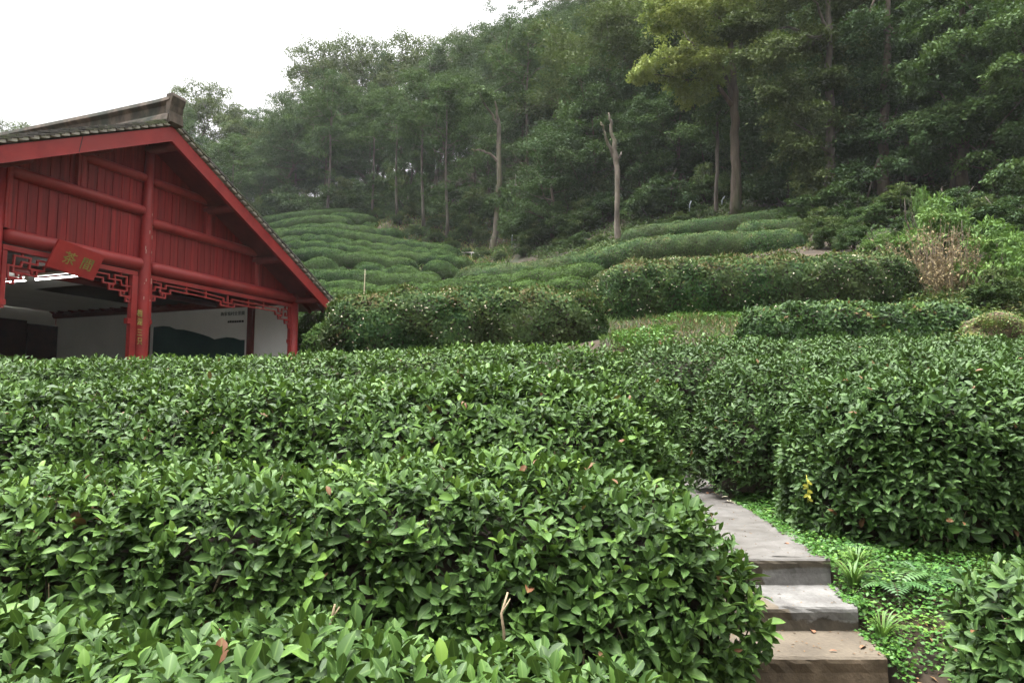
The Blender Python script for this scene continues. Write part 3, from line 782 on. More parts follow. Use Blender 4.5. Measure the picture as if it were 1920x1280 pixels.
for s0, s1 in ((SA + .1, SE1 + .07), (SA - .1, SE0)):
    dr = np.sign(s1 - s0); sl = SR if dr > 0 else SL; ang = math.atan(sl); n = int(abs(s1 - s0) / .16)
    for k in range(n):
        s = s0 + dr * .16 * k; z = zr(s); t = ang - .16
        c, sn = math.cos(t), math.sin(t); rot = np.array([[c * dr, 0, sn * dr], [0, 1, 0], [-sn, 0, c]])
        # tile standing proud at the verge, a wedge of lime mortar under its lower edge
        vg.box((s + dr * .06, VE0 - .04, z + .075 + .006 * pr.normal()), (.26, .22, .022), 0, rot)
        vg.box((s + dr * .05, VE0 - .03, z + .110 + .006 * pr.normal()), (.20, .18, .020), 0, rot)
        vg.box((s + dr * .07, VE0 - .045, z + .035), (.145, .16, .05), 1, rot)
vg.build('verge_course', ['tile', 'lime'], roof)
for s0, s1, sg in ((SA, SE1 + .02, 1), (SA, SE0, -1)):
    mb = MB(); h = .265
    a, b_ = zr(s0), zr(s1); bot = (s1 - sg * .16, zr(s1 - sg * .16) - h) if sg > 0 else (s1, b_ - h)
    mb.prism([(s0, a - h - .02), bot, (s1, b_ + .0), (s0, a + .0)][::sg], -.78, -.705, 1)
    add(mb, 'barge_board', 'red')
mb = MB()
for sx in (-1.92,): mb.bar((sx, -.7825, zr(sx)), (sx - .05, -.7825, zr(sx) - .28), .012, .004, 0, (0, 1, 0))
add(mb, 'board_joint', 'ink')
# ridge: waisted profile with a flared block at the gable end
ri = MB(); prof = [(-.20, .02), (.20, .02), (.17, .14), (.11, .20), (.11, .34), (.17, .40), (.15, .47), (.06, .51), (-.06, .51), (-.15, .47), (-.17, .40), (-.11, .34), (-.11, .20), (-.17, .14)]
vs = [-.84, -.5, 1, 2.5, 4, 6, 8, 9.3]; V = []
for v in vs:
    for (x, z) in prof: V.append((SA + x, v, ZA + z * 1.06 + .035 * max(0, 1 - (v + .84) / 1.2) ** 2))
n = len(prof); fs = [(r_ * n + c_, r_ * n + (c_ + 1) % n, (r_ + 1) * n + (c_ + 1) % n, (r_ + 1) * n + c_) for r_ in range(len(vs) - 1) for c_ in range(n)]
ri.add(V, [np.array(fs), np.arange(n)[None], (np.arange(n) + n * (len(vs) - 1))[::-1][None]])
rg = ri.build('ridge', 'ridge', roof)
ri = MB(); V = []; pf = [(-.80, -.02), (-.885, .04), (-.87, .14), (-.85, .24), (-.87, .36), (-.93, .50), (-.91, .56), (-.76, .555), (-.76, .0)]
for x in (-.15, -.11, .11, .15):
    for (v, z) in pf:
        k = .03 if abs(x) > .15 else 0
        V.append((SA + x * 1.02, v, ZA + z * 1.05 - k * (z > .3)))
n = len(pf); fs = [(r_ * n + c_, r_ * n + (c_ + 1) % n, (r_ + 1) * n + (c_ + 1) % n, (r_ + 1) * n + c_) for r_ in range(3) for c_ in range(n)]
ri.add(V, [np.array(fs), np.arange(n)[::-1][None], (np.arange(n) + 3 * n)[None]])
ri.build('ridge_end', 'ridge', roof)

# lattice friezes traced in the gable plane
VL = -.02


def zz(o, k): return lambda x, y: bl(o[0] + x * k, o[1] + y * k, v=VL)


Z5, Z3, Z6 = zz((220, 480), .140625), zz((250, 380), .22650), zz((390, 560), .09375)


def run(mb, f, pts, w=.026, d=.04):
    q = [f(*p) for p in pts]
    for a, b_ in zip(q[:-1], q[1:]):
        t = unit(b_ - a); mb.bar(a - t * w * .45, b_ + t * w * .45, d + .0015 * rng.random(), w, 0, (0, 1, 0) if False else (-t[2], 0, t[0]))


corner = [[(375, 445), (490, 465), (505, 410), (640, 440), (645, 390), (920, 445)],
          [(508, 318), (508, 352)], [(435, 340), (580, 370), (565, 480), (700, 510), (705, 455), (920, 500)],
          [(435, 340), (420, 520), (630, 565), (638, 502), (588, 495), (590, 530)],
          [(375, 575), (490, 600), (498, 540), (452, 532), (455, 562)], [(368, 640), (420, 650), (425, 598), (378, 588), (385, 615)], [(375, 575), (372, 445)], [(918, 405), (915, 505)]]
mb = MB()
for c_ in corner: run(mb, Z5, c_)
run(mb, Z3, [(440, 713), (600, 752), (745, 790), (745, 822), (812, 835), (814, 800), (950, 828), (1003, 838)])
run(mb, Z3, [(440, 750), (600, 785), (720, 815), (720, 848), (830, 867), (835, 838), (950, 860), (1003, 870)])
for c_ in ([(598, 730), (598, 787)], [(780, 772), (780, 856)], [(950, 803), (950, 860)]): run(mb, Z3, c_)
for c_ in ([(920, 92), (1110, 140), (1400, 187), (1405, 258), (1470, 272)], [(920, 170), (1090, 205), (1335, 248), (1345, 312), (1472, 332), (1475, 205), (1600, 225), (1603, 350), (1540, 340), (1545, 288)],
           [(1450, 372), (1450, 347), (1398, 338), (1403, 402), (1600, 418)], [(1580, 440), (1525, 430), (1530, 492), (1612, 500)], [(1590, 500), (1600, 582), (1640, 592)], [(1105, 75), (1105, 208)], [(1545, 150), (1545, 210)], [(1612, 160), (1612, 590)]):
    run(mb, Z6, c_)
add(mb, 'lattice', 'red')
mb = MB()      # left bay: the same corner pattern mirrored at the centre post and repeated at the left post
q0 = Z5(372, 300)
for base_s, sg in ((-.24, -1), (-2.50, 1)):
    for c_ in corner:
        q = [Z5(*p) for p in c_]; q = [np.array([base_s + sg * (p[0] - q0[0]), VL, p[2]]) for p in q]
        for a, b_ in zip(q[:-1], q[1:]):
            t = unit(b_ - a); mb.bar(a - t * .012, b_ + t * .012, .04 + .0015 * rng.random(), .026, 0, (-t[2], 0, t[0]))
for zq in (Z5(920, 445)[2], Z5(920, 500)[2]): mb.bar((-1.75, VL, zq), (-1.0, VL, zq), .04, .026)
add(mb, 'lattice', 'red')
mb = MB()      # head rails and jambs round the friezes
mb.box((2.27, -.02, 2.40), (4.22, .09, .085)); mb.box((-1.37, -.02, 2.42), (2.45, .09, .085))
for s, zb in ((.155, 1.58), (4.335, 1.55), (-2.56, 1.6)):
    mb.box((s, -.021, (2.37 + zb) / 2), (.07, .086, 2.37 - zb)); mb.box((s, -.021, zb - .05), (.10, .11, .09)); mb.box((s, -.021, zb - .12), (.07, .08, .05))
mb.box((-.20, -.021, (2.37 + ZF) / 2), (.12, .10, 2.37 - ZF)); mb.box((-.29, -.022, 1.50), (.07, .10, .10)); mb.box((4.33, -.02, (1.4 + ZF) / 2), (.05, .07, 1.4 - ZF))
add(mb, 'frieze_frame', 'red')

# inside: side wall under the right eave, back wall, ceiling, floor
mb = MB(); mb.box((4.58, 4.4, .8), (.12, 8.5, 3.7)); add(mb, 'wall', 'plaster')
mb = MB(); mb.box((-.05, 8.72, .8), (9.1, .12, 3.7)); add(mb, 'wall', 'plaster')
mb = MB(); pr = np.random.default_rng(9)
for s in np.arange(1.35, 4.45, .25): mb.box((s + .12, 2.55, 2.66 + .004 * pr.random()), (.244, 4.9, .04))
for v in np.arange(.12, 2.5, .25): mb.box((-1.64, v + .12, 2.66 + .004 * pr.random()), (5.9, .244, .04))
add(mb, 'ceiling', 'ceiling')
mb = MB(); mb.box((-1.64, 5.6, 2.662), (5.9, 5.98, .04)); mb.box((2.92, 6.82, 2.668), (3.18, 3.55, .04)); add(mb, 'ceiling', 'plaster')['label'] = 'pale plastered ceiling'
mb = MB(); mb.box((-4.66, 4.4, .8), (.12, 8.5, 3.7)); add(mb, 'wall', 'plaster')
mb = MB(); mb.box((.4, 4.3, ZF - .06), (9.4, 9.4, .16)); add(mb, 'floor', 'riser')
for v in (2.45,):
    mb = MB(); mb.tube([(-4.6, v, 2.56), (4.5, v, 2.56)], .075, 12); add(mb, 'ceiling_beam', 'red_dark', True)
# pillars on the side wall either side of the mural
for v in (1.33, 4.95):
    mb = MB(); mb.box((4.48, v, .8), (.10, .17, 3.4)); add(mb, 'wall_pillar', 'red_dark')
mb = MB(); mb.box((4.485, 3.14, 2.56), (.075, 3.45, .15)); add(mb, 'wall_rail', 'red_dark')
# dark cupboard doors on the back wall at the left
q = [bl(x, y, v=8.55) for x, y in ((51, 601), (0, 596), (109, 612), (52, 608))]
dr = MB()
for s0, s1, zt_ in ((q[1][0] - 1.2, q[0][0], q[0][2]), (q[3][0] + .02, q[2][0], q[2][2])):
    dr.box(((s0 + s1) / 2, 8.60, (zt_ + ZF) / 2), (s1 - s0, .10, zt_ - ZF))
dd = add(dr, 'door', 'door')
dr = MB()
for s in np.linspace(q[3][0] + .15, q[2][0] - .12, 9): dr.box((s, 8.54, .1), (.03, .02, 1.6))
dr.build('door_slat', 'red_dark', dd)
dr = MB(); dr.box((q[0][0] - .7, 8.54, .35), (.6, .02, .8)); dr.build('door_pane', 'ink', dd)


def text_mesh(name, body, size, M4, mat, par, ext=.006, squash=1.0):
    cu = bpy.data.curves.new(name, 'FONT'); cu.body = body; cu.size = size; cu.extrude = ext; cu.align_x = 'CENTER'; cu.align_y = 'CENTER'; cu.offset = .004 * size
    o = bpy.data.objects.new(name, cu); COL.objects.link(o)
    me = bpy.data.meshes.new_from_object(o.evaluated_get(bpy.context.evaluated_depsgraph_get())); bpy.data.objects.remove(o)
    co = np.empty(len(me.vertices) * 3); me.vertices.foreach_get('co', co); co = co.reshape(-1, 3)
    m = np.array(M4, float); co = co * np.array([squash, 1, 1]); co = co @ m[:, :3].T + m[:, 3]
    me.vertices.foreach_set('co', co.ravel()); me.update(); me.name = name
    me.materials.clear(); me.materials.append(M[mat])
    n = bpy.data.objects.new(name, me); COL.objects.link(n); n.parent = par; return n


# sign board tilted forward under the left bay beam
vs_ = -.20
c4 = [bl(*p, v=vs_) for p in ((104, 449), (189, 481), (178, 526), (90, 498))]
sc = sum(c4) / 4; sg = thing('hanging_sign', 'tilted red sign board with green-gold characters under the left beam', 'sign', bw(sc), RZ)
su = unit((c4[1] - c4[0]) + (c4[2] - c4[3])); sw = np.linalg.norm(c4[1] - c4[0]); sh = np.linalg.norm(c4[3] - c4[0]); sd_ = unit((c4[0] - c4[3]) + (c4[1] - c4[2]))
nf = np.array([0, -1, 0.])
sl_ = [p - sc for p in c4]
mb = MB(); tiltv = np.array([0, -.10, 0])
V = [p + (tiltv if k < 2 else -tiltv * .4) for k, p in enumerate(sl_)]; V += [p + np.array([0, .045, 0]) for p in V]
mb.add(V, np.array([(3, 2, 1, 0), (4, 5, 6, 7), (0, 1, 5, 4), (1, 2, 6, 5), (2, 3, 7, 6), (3, 0, 4, 7)])); mb.build('board', 'red_board', sg)
yt = sd_ + (tiltv * 1.4) / sh; yt = unit(yt); nn_ = unit(np.cross(su, yt)); nn_ = nn_ if nn_[1] < 0 else -nn_
mid = sum(V[:4]) / 4
for ch, off in (('茶', -.16), ('間', .22)):
    p = mid + su * off * sw + nn_ * .012 + yt * (-.02)
    text_mesh('character', ch, .235, np.column_stack([su, yt, nn_, p]), 'gold', sg, .003)
# gilt characters down the centre post
for ch, py in (('相', 588), ('湖', 604), ('三', 624), ('只', 640)):
    p = bl(262, py, v=-.19); text_mesh('character', ch, .15, np.column_stack([(1, 0, 0), (0, 0, 1), (0, -1, 0), (p[0], -.188, p[2])]), 'gold', pav, .006, .8)
# mural panel on the side wall: pale sky, dark green hills, title
v0, v1 = 1.45, 4.82; zt_ = 2.46
mu = thing('wall_mural', 'wide mural panel of dark green hills on the inner side wall', 'mural', bw((4.50, (v0 + v1) / 2, 1.0)), RZ)
mb = MB(); hw = (v1 - v0) / 2; mb.box((0, 0, 0), (.03, 2 * hw, 2.9)); mb.build('panel', 'plaster', mu)
hl = [(bl(x, y, s=4.48)[1] - (v0 + v1) / 2, bl(x, y, s=4.48)[2] - 1.0) for x, y in
      ((459, 637), (450, 637), (438, 633), (425, 632), (412, 634), (402, 636), (392, 631), (380, 627), (362, 622), (345, 618), (330, 617), (318, 612), (305, 611), (296, 612), (288, 613))]
mb = MB(); V = [(-.021, a, b_) for a, b_ in hl] + [(-.021, hl[-1][0], -1.4), (-.021, hl[0][0], -1.4)]
mb.add(V, np.arange(len(V))); m_ = noisy_mat('mural_hills', (.004, .035, .035), (.012, .06, .05), 1.5, .7, bs=0); M['hills'] = m_; mb.build('painted_hills', 'hills', mu)
ta = bl(413, 589, s=4.47); tb = bl(459, 583, s=4.47)
tw_ = abs(ta[1] - tb[1]); tc = np.array([-.024, (ta[1] + tb[1]) / 2 - (v0 + v1) / 2, (ta[2] + tb[2]) / 2 - 1.0 - .03])
text_mesh('title', '梅家塢村全景圖', tw_ / 7.1, np.column_stack([(0, -1, 0), (0, 0, 1), (-1, 0, 0), tc]), 'ink', mu, .002)
mb = MB(); pr = np.random.default_rng(4); y = tc[1] - tw_ * .47
while y < tc[1] + tw_ * .18:
    w = pr.uniform(.03, .09); mb.box((-.022, y + w / 2, tc[2] - .21 + pr.normal() * .003), (.004, w * .8, .055)); y += w
mb.build('subtitle', 'ink', mu)
# two fluorescent lamps under the ceiling
for k, (va, vb, ss) in enumerate(((.97, 2.33, -.46), (2.52, 3.9, -.48))):
    lp = thing('fluorescent_lamp', ['lit fluorescent tube partly behind the hanging sign', 'lit fluorescent tube at the left edge, further in under the ceiling'][k], 'lamp', bw((ss, (va + vb) / 2, 2.40)), RZ, 'fluorescent lamps under the pavilion ceiling')
    hl_ = (vb - va) / 2
    mb = MB(); mb.box((0, 0, .09), (.045, 2 * hl_, .05)); mb.box((0, -hl_ + .02, .03), (.05, .04, .08)); mb.box((0, hl_ - .02, .03), (.05, .04, .08)); mb.build('housing', 'plaster', lp)
    mb = MB(); mb.tube([(0, -hl_ + .03, 0), (0, hl_ - .03, 0)], .013, 10); mb.build('tube', 'lamp', lp, True)

# ------------------------------------------------------------------ trees
def limb(mb, a, b, r0, r1, n=7, sag=.12, seg=5, mat=0):
    a = np.array(a, float); b = np.array(b, float); L = np.linalg.norm(b - a)
    t = np.linspace(0, 1, seg)[:, None]; p = a + (b - a) * t + np.sin(t * math.pi) * np.array([0, 0, -sag * L * .4]) + np.sin(t * math.pi) * rng.normal(size=3) * L * .05
    mb.tube(p, np.linspace(r0, r1, seg), n, mat); return p


def puff(mb, c, rad, n, L, flat=.6, wr=.5, tm=T_LO, tint=(.15, .8), sub=16):
    """one foliage clump: twig sprays spread through a flattened ellipsoid"""
    c = np.asarray(c, float); d = unit(rnd(sub) + np.array([0, 0, .35])); rr = rad * rng.uniform(.45, 1.05, (sub, 1))
    sc_ = c + d * rr * np.array([1, 1, flat]); k = rng.integers(0, sub, n)
    p = sc_[k] + rnd(n) * rad * .17 * np.array([1, 1, .55])
    out = unit(p - c + rnd(n) * rad * .2)
    ax = unit(out * .6 + rnd(n) * .6 + np.array([0, 0, -.15])); nr = unit(np.array([0, 0, .9]) + out * .5 + rnd(n) * .5)
    ln = L * rng.uniform(.6, 1.35, n)
    ti = np.clip(rng.uniform(*tint) * .6 + rng.uniform(.0, .4, n) + .12 * (rng.random(sub)[k] - .5), 0, .97)
    leaves(mb, p, ax, nr, ln, ln * wr, ti, tm)


def grow(seed, H, cb, Rr, nl, leafL, n_leaf, wander=.03, r0=.2, shape=1.0, flat=.6, low=None):
    """returns (trunk mesh, crown mesh) builders of a broadleaf tree of height H"""
    global rng
    keep_ = rng; rng = np.random.default_rng(seed)
    tk, cr = MB(), MB(); seg = 9
    z = np.linspace(0, H * .9, seg); w = np.cumsum(rng.normal(size=(seg, 2)) * H * wander * .5, 0); w[0] = 0
    tp = np.c_[w, z]; tr = r0 * np.linspace(1, .22, seg); tr[0] *= 1.35
    tk.tube(tp, tr, 9)
    cl = []
    for k in range(nl):
        f = cb + (1 - cb) * (k + .5) / nl; zz_ = f * H * .88
        base = np.array([np.interp(zz_, z, tp[:, i]) for i in range(3)]); az = k * 2.4 + rng.normal() * .5
        prof = math.sin(min(1, (f - cb) / (1 - cb) * .85 + .22) * math.pi) ** .7
        ln = Rr * prof * rng.uniform(.65, 1.15) * shape
        tip = base + np.array([math.cos(az) * ln, math.sin(az) * ln, ln * rng.uniform(.2, .75)])
        pl = limb(tk, base, tip, r0 * .42 * (1.1 - f), .02, 6)
        cl.append((tip, Rr * rng.uniform(.30, .46)))
        for q in range(2):
            o = pl[rng.integers(2, 4)]; t2 = o + rnd(1)[0] * Rr * .36 + np.array([0, 0, Rr * .12]); limb(tk, o, t2, .03, .012, 4, seg=3); cl.append((t2, Rr * rng.uniform(.22, .38)))
    cl.append((tp[-1] + np.array([0, 0, H * .04]), Rr * .36)); cl.append((tp[-2], Rr * .4))
    tot = sum(r_ ** 2 for _, r_ in cl)
    for c_, r_ in cl: puff(cr, c_, r_, int(n_leaf * r_ ** 2 / tot), leafL, flat)
    if low:
        for q in range(low):
            zz_ = rng.uniform(.12, cb) * H; b_ = np.array([np.interp(zz_, z, tp[:, i]) for i in range(3)]); t2 = b_ + np.array([*rng.normal(size=2) * .9, .5]); limb(tk, b_, t2, .03, .01, 4, seg=3); puff(cr, t2, .7, 260, leafL, .6)
    rng = keep_
    return tk, cr


PROTO = {}


def proto(key, leafmat, bark, **kw):
    tk, cr = grow(**kw)
    H = kw['H']
    a = tk.build('trunk', bark, None, True); b_ = cr.build('crown', leafmat, None, True, True)
    PROTO[key] = (a.data, b_.data, H); bpy.data.objects.remove(a); bpy.data.objects.remove(b_)


def place(key, name, label, cat, loc, h, rz=None, group=None, wx=1.0, parts=('trunk', 'crown'), crown_mat=None):
    a, b_, H = PROTO[key]; t = thing(name, label, cat, loc, rng.uniform(0, 6.28) if rz is None else rz, group); k = h / H
    t.scale = (k * wx, k * wx, k)
    for n_, me in zip(parts, (a, b_)):
        o = bpy.data.objects.new(n_, me); COL.objects.link(o); o.parent = t
        if n_ == parts[1] and crown_mat:
            o.material_slots[0].link = 'OBJECT'; o.material_slots[0].material = M[crown_mat]
    return t


proto('a', 'ev_dark', 'bark_dark', seed=1, H=15, cb=.38, Rr=3.7, nl=16, leafL=.19, n_leaf=25500, r0=.22)
proto('b', 'ev_mid', 'bark_grey', seed=2, H=15, cb=.45, Rr=3.3, nl=14, leafL=.19, n_leaf=22100, r0=.18, wander=.05, flat=.5)
proto('c', 'ev_dark', 'bark_dark', seed=3, H=16, cb=.30, Rr=4.2, nl=20, leafL=.19, n_leaf=32300, r0=.26)
proto('d', 'ev_olive', 'bark_grey', seed=4, H=14, cb=.5, Rr=3.4, nl=12, leafL=.19, n_leaf=18700, r0=.17, wander=.05, flat=.5)
proto('e', 'ev_mid', 'bark_dark', seed=5, H=17, cb=.36, Rr=3.6, nl=20, leafL=.19, n_leaf=28900, r0=.22, flat=.55)
proto('slim', 'ev_mid', 'bark_grey', seed=6, H=16, cb=.56, Rr=2.5, nl=13, leafL=.19, n_leaf=13600, r0=.15, wander=.007, flat=.42, low=5)
proto('low', 'ev_dark', 'bark_dark', seed=9, H=11, cb=.12, Rr=3.4, nl=20, leafL=.19, n_leaf=25500, r0=.18, flat=.6)
proto('low2', 'ev_mid', 'bark_dark', seed=10, H=10, cb=.10, Rr=3.0, nl=17, leafL=.19, n_leaf=20400, r0=.15, flat=.5)
proto('airy', 'ev_olive', 'bark_dark', seed=8, H=14, cb=.38, Rr=3.6, nl=15, leafL=.19, n_leaf=19550, r0=.17, wander=.06, flat=.5)

# trees standing against the white sky (crown top and base traced, standing on the ridge)
EDGE = [  # px of crown, top y, depth, kind, width, label
    (20, 226, 74, 'airy', 1.0, 'tree crown peeping over the roof slope at the far left edge'),
    (378, 150, 88, 'airy', .9, 'ragged tree against the white sky, first one to the right of the roof ridge'),
    (352, 205, 84, 'b', .9, 'low pale-green tree touching the end of the roof ridge'),
    (428, 186, 90, 'd', 1.0, 'rounded tree in the dip of the skyline, second from the roof ridge'),
    (475, 212, 87, 'b', .95, 'short tree at the lowest point of the skyline between two taller groups'),
    (528, 196, 92, 'airy', .8, 'small dark tree with a leaning branch left of the tall open-crowned tree'),
    (596, 72, 85, 'airy', .8, 'tall tree with open ragged crown, tallest of the left skyline group'),
    (668, 62, 88, 'airy', .85, 'tall open-crowned tree close to the right of the tallest left skyline tree'),
    (722, 104, 90, 'e', .95, 'dense tree filling the notch of the skyline above the thin bare trunks'),
    (775, 60, 89, 'airy', 1.0, 'tree with a pointed top on the skyline left of centre'),
    (822, 92, 84, 'e', 1.0, 'bushy tree just below the skyline left of centre'),
    (868, 54, 92, 'airy', .9, 'small wispy crown standing up from the skyline before it climbs'),
    (905, 60, 86, 'b', 1.15, 'broad hazy tree where the skyline starts to climb to the right'),
    (955, 14, 90, 'c', 1.0, 'big dark tree on the skyline just before it leaves the top of the picture'),
    (560, 205, 78, 'b', 1.0, 'pale tree in front of the tall open-crowned trees, with sky between its stems'),
    (640, 190, 82, 'c', .8, 'dark tree below the two tall open-crowned skyline trees'),
    (445, 250, 80, 'd', .9, 'olive-green tree with a flat pale top above the highest tea rows'),
    (505, 235, 79, 'a', .9, 'dark tree above the left end of the tea rows'),
]
for px, ty, d, k, w, lab in EDGE:
    q = P(px, ty, d); a_ = PROTO[k]; co = np.empty(len(a_[1].vertices) * 3); a_[1].vertices.foreach_get('co', co); co = co.reshape(-1, 3); g = gz(q[0], q[1]); H_ = max(6, q[2] - g + .2)
    top_ = co[:, 2] > np.percentile(co[:, 2], 70); kk = H_ / np.percentile(co[:, 2], 99.7); H_ = kk * a_[2]; q[0] -= np.mean(co[top_, 0]) * kk * w
    place(k, 'broadleaf_tree', lab, 'tree', (q[0], q[1], g - .2), H_, rz=0.0, wx=w, group='trees along the skyline')
for px, d, h, k in ((585, 90, 8, 'low'), (640, 92, 9, 'low2'), (690, 91, 8, 'low'), (735, 92, 9, 'low2'), (345, 80, 9, 'low'), (385, 82, 8, 'low2'), (425, 80, 9, 'low'), (465, 78, 8, 'low2'), (400, 76, 7, 'low'), (445, 75, 6, 'low2'), (485, 74, 6, 'low'), (525, 78, 7, 'low2'), (610, 82, 7, 'low'), (505, 80, 7, 'low'), (550, 82, 7, 'low2')):
    q = P(px, 400, d); place(k, 'understory_tree', 'low leafy tree in the dim wood above and left of the highest tea rows', 'tree', (q[0], q[1], gz(q[0], q[1]) - .3), h, group='low trees above the highest tea rows', wx=1.1)
# slender trees with bare lower stems in front of the forest
for px, by, d, ty, lab in ((745, 404, 75, 150, 'slender tree with straight bare stem, leftmost of three thin trunks above the tea rows'),
                           (795, 428, 70, 120, 'slender tree with bare stem, middle one of three thin trunks above the tea rows'),
                           (838, 452, 66, 130, 'slender tree with leafy sprays low on its stem, rightmost of the three thin trunks'),
                           (612, 398, 84, 110, 'slender tree with grey stem high on the left, standing behind the highest tea rows'),
                           (432, 400, 84, 190, 'slender grey-stemmed tree just right of the roof slope, left of the highest tea rows'),
                           (700, 400, 82, 130, 'slender tree with grey stem above the right end of the highest tea row'),
                           (985, 470, 58, 90, 'slender tall stem rising right of the pale dying tree'),
                           (1265, 430, 44, 60, 'slender stem in the shade between the dead forked trunk and the thick straight trunk')):
    d = dm(d) if px < 900 else d; q = P(px, by, d); t_ = P(px, ty, d); place('slim', 'slender_tree', lab, 'tree', (q[0], q[1], gz(q[0], q[1]) - .2), t_[2] - q[2], wx=1.05, group='slender trees at the forest edge')
# the dense forest on the hillside behind
FG = 'forest trees on the hillside'
pts = []
fr = np.random.default_rng(21)
for d in np.arange(42, 112, 4.6):
    half = d * .80
    for x in np.arange(-half, half, 4.9):
        X = x + fr.normal() * 1.3; Y = d + fr.normal() * 1.4; g = gz(X, Y); px, py, _ = project((X, Y, g))
        if px < 470 and Y < 95: continue
        if px < 330 or Y < 41: continue
        if px < 900 and Y < 68 + (900 - px) * .008: continue
        if 850 <= px < 1010 and Y < 57: continue
        if px > 1950: continue
        if px < 1000 and Y > 96: continue
        # open line of sight around the bare trunks
        if 900 < px < 970 and Y < 60: continue
        h = fr.uniform(12, 17) * (.85 if px < 900 else 1)
        _, ty, _ = project((X, Y, g + h))
        lim = np.interp(px, [330, 470, 560, 700, 800, 900, 980, 1050], [230, 225, 120, 120, 110, 75, 10, -300])
        if ty < lim: h = max(5, h * .8);
        _, ty, _ = project((X, Y, g + h))
        if ty < lim - 25: continue
        pts.append((X, Y, g, h, px))
for X, Y, g, h, px in pts:
    k = fr.choice(['a', 'b', 'c', 'd', 'e', 'low', 'low2'], p=[.2, .14, .22, .08, .14, .12, .10])
    if k.startswith('low'): h *= .62
    lab = 'hazy broadleaf tree in the left part of the hillside forest' if px < 960 else ('dense broadleaf tree in the hillside forest above the curved tea rows' if px < 1400 else 'dark shaded broadleaf tree in the hillside forest on the right')
    place(k, 'broadleaf_tree', lab, 'tree', (X, Y, g - .3), h, group=FG + (' at left' if px < 960 else ' in the middle' if px < 1400 else ' at right'), wx=fr.uniform(.9, 1.2))


def custom_tree(name, label, tr_pts, tr_r, limbs, clumps, leafmat, bark, leafL=.17, dens=420, twig=True):
    """tr_pts: world points; limbs: lists of world points with radii; clumps: (centre, radius)"""
    o = np.array(tr_pts[0]); t = thing(name, label, 'tree', o)
    mb = MB(); p = np.array(tr_pts) - o; s_ = np.linspace(0, 1, len(p)); f_ = np.linspace(0, 1, 4 * len(p))
    pp = np.stack([np.interp(f_, s_, p[:, i]) for i in range(3)], 1); pp[1:-1] += rng.normal(size=(len(pp) - 2, 3)) * .03
    mb.tube(pp, np.interp(f_, s_, tr_r), 12, wob=.085)
    for L, r0, r1 in limbs:
        q = np.array(L) - o; s_ = np.linspace(0, 1, len(q)); f_ = np.linspace(0, 1, 3 * len(q)); qq = np.stack([np.interp(f_, s_, q[:, i]) for i in range(3)], 1)
        qq[1:] += rng.normal(size=(len(qq) - 1, 3)) * .04
        mb.tube(qq, np.linspace(r0, r1, len(qq)), 8, wob=.06)
    mb.build('trunk', bark, t, True)
    if clumps:
        cr = MB()
        for c_, r_ in clumps: puff(cr, np.array(c_) - o, r_, int(dens * r_ ** 2 * 4), leafL, .55, tint=(.2, .9))
        cr.build('crown', leafmat, t, True, True)
    return t


# thick straight tree with yellowing crown
b0 = P(1380, 408, 34); b0[2] = gz(b0[0], b0[1]) - .2
cl = []
for px, py, rr, dd in ((1215, 135, 34, 33.5), (1250, 118, 42, 33), (1292, 108, 44, 33.5), (1330, 130, 44, 33), (1268, 150, 36, 34), (1320, 165, 40, 33.5), (1232, 22, 40, 34), (1280, 20, 48, 33), (1330, 40, 50, 34), (1260, 60, 40, 35),
                       (1300, -30, 55, 34), (1360, 5, 50, 33), (1350, 85, 44, 34.5), (1410, 30, 55, 33), (1400, -50, 60, 34), (1240, -40, 50, 34), (1198, 148, 22, 33.5), (1360, 150, 36, 35), (1290, 185, 26, 34), (1420, 105, 40, 35)):
    cl.append((P(px, py, dd), rr / 1280 * dd))
custom_tree('tall_tree', 'tall tree with thick straight mossy trunk and yellow-green crown', [b0, P(1379, 300, 34), P(1378, 205, 34), P(1374, 130, 34), P(1366, 40, 34), P(1362, -80, 34)], [.29, .225, .205, .15, .12, .06],
            [([P(1377, 205, 34), P(1340, 150, 33.6), P(1310, 100, 33.2), P(1280, 60, 33)], .13, .03), ([P(1376, 195, 34), P(1352, 120, 33.7), P(1310, 92, 33.3), P(1240, 110, 33)], .12, .03),
             ([P(1374, 140, 34), P(1395, 70, 33.6), P(1420, 10, 33.2)], .10, .03), ([P(1368, 60, 34), P(1330, 10, 33.6), P(1260, -20, 33.5)], .09, .03), ([P(1340, 150, 33.6), P(1290, 150, 33.4), P(1225, 140, 33.2)], .07, .02)],
            cl, 'ev_yellow', 'bark_red', .17, 330)
# slim companion stem
b1 = P(1342, 408, 35); b1[2] = gz(b1[0], b1[1]) - .2
custom_tree('slender_tree', 'thin pale stem standing close left of the thick straight trunk', [b1, P(1343, 300, 35), P(1346, 215, 35), P(1348, 170, 35)], [.11, .09, .07, .04],
            [([P(1344, 260, 35), P(1320, 225, 34.8)], .04, .015), ([P(1345, 235, 35), P(1368, 200, 35.2)], .04, .015)], [(P(1330, 215, 35), .8), (P(1352, 190, 35), .9), (P(1365, 245, 35.2), .6), (P(1318, 250, 34.8), .6)], 'ev_mid', 'bark_grey', .17, 420)
# bare broken trunk
b2 = P(1157, 470, 36); b2[2] = gz(b2[0], b2[1]) - .2
custom_tree('dead_tree', 'dead forked tree trunk with broken bare top', [b2, P(1158, 400, 36), P(1156, 320, 36), P(1154, 292, 36), P(1148, 255, 36), P(1144, 228, 36), P(1141, 212, 36)], [.19, .145, .135, .16, .085, .07, .045],
            [([P(1153, 296, 36), P(1141, 272, 35.9), P(1133, 250, 35.8), P(1129, 234, 35.8)],   .10, .045), ([P(1129, 236, 35.8), P(1127, 231, 35.8)], .05, .03), ([P(1158, 300, 36), P(1166, 286, 36)], .05, .03)], None, None, 'bark_dead')
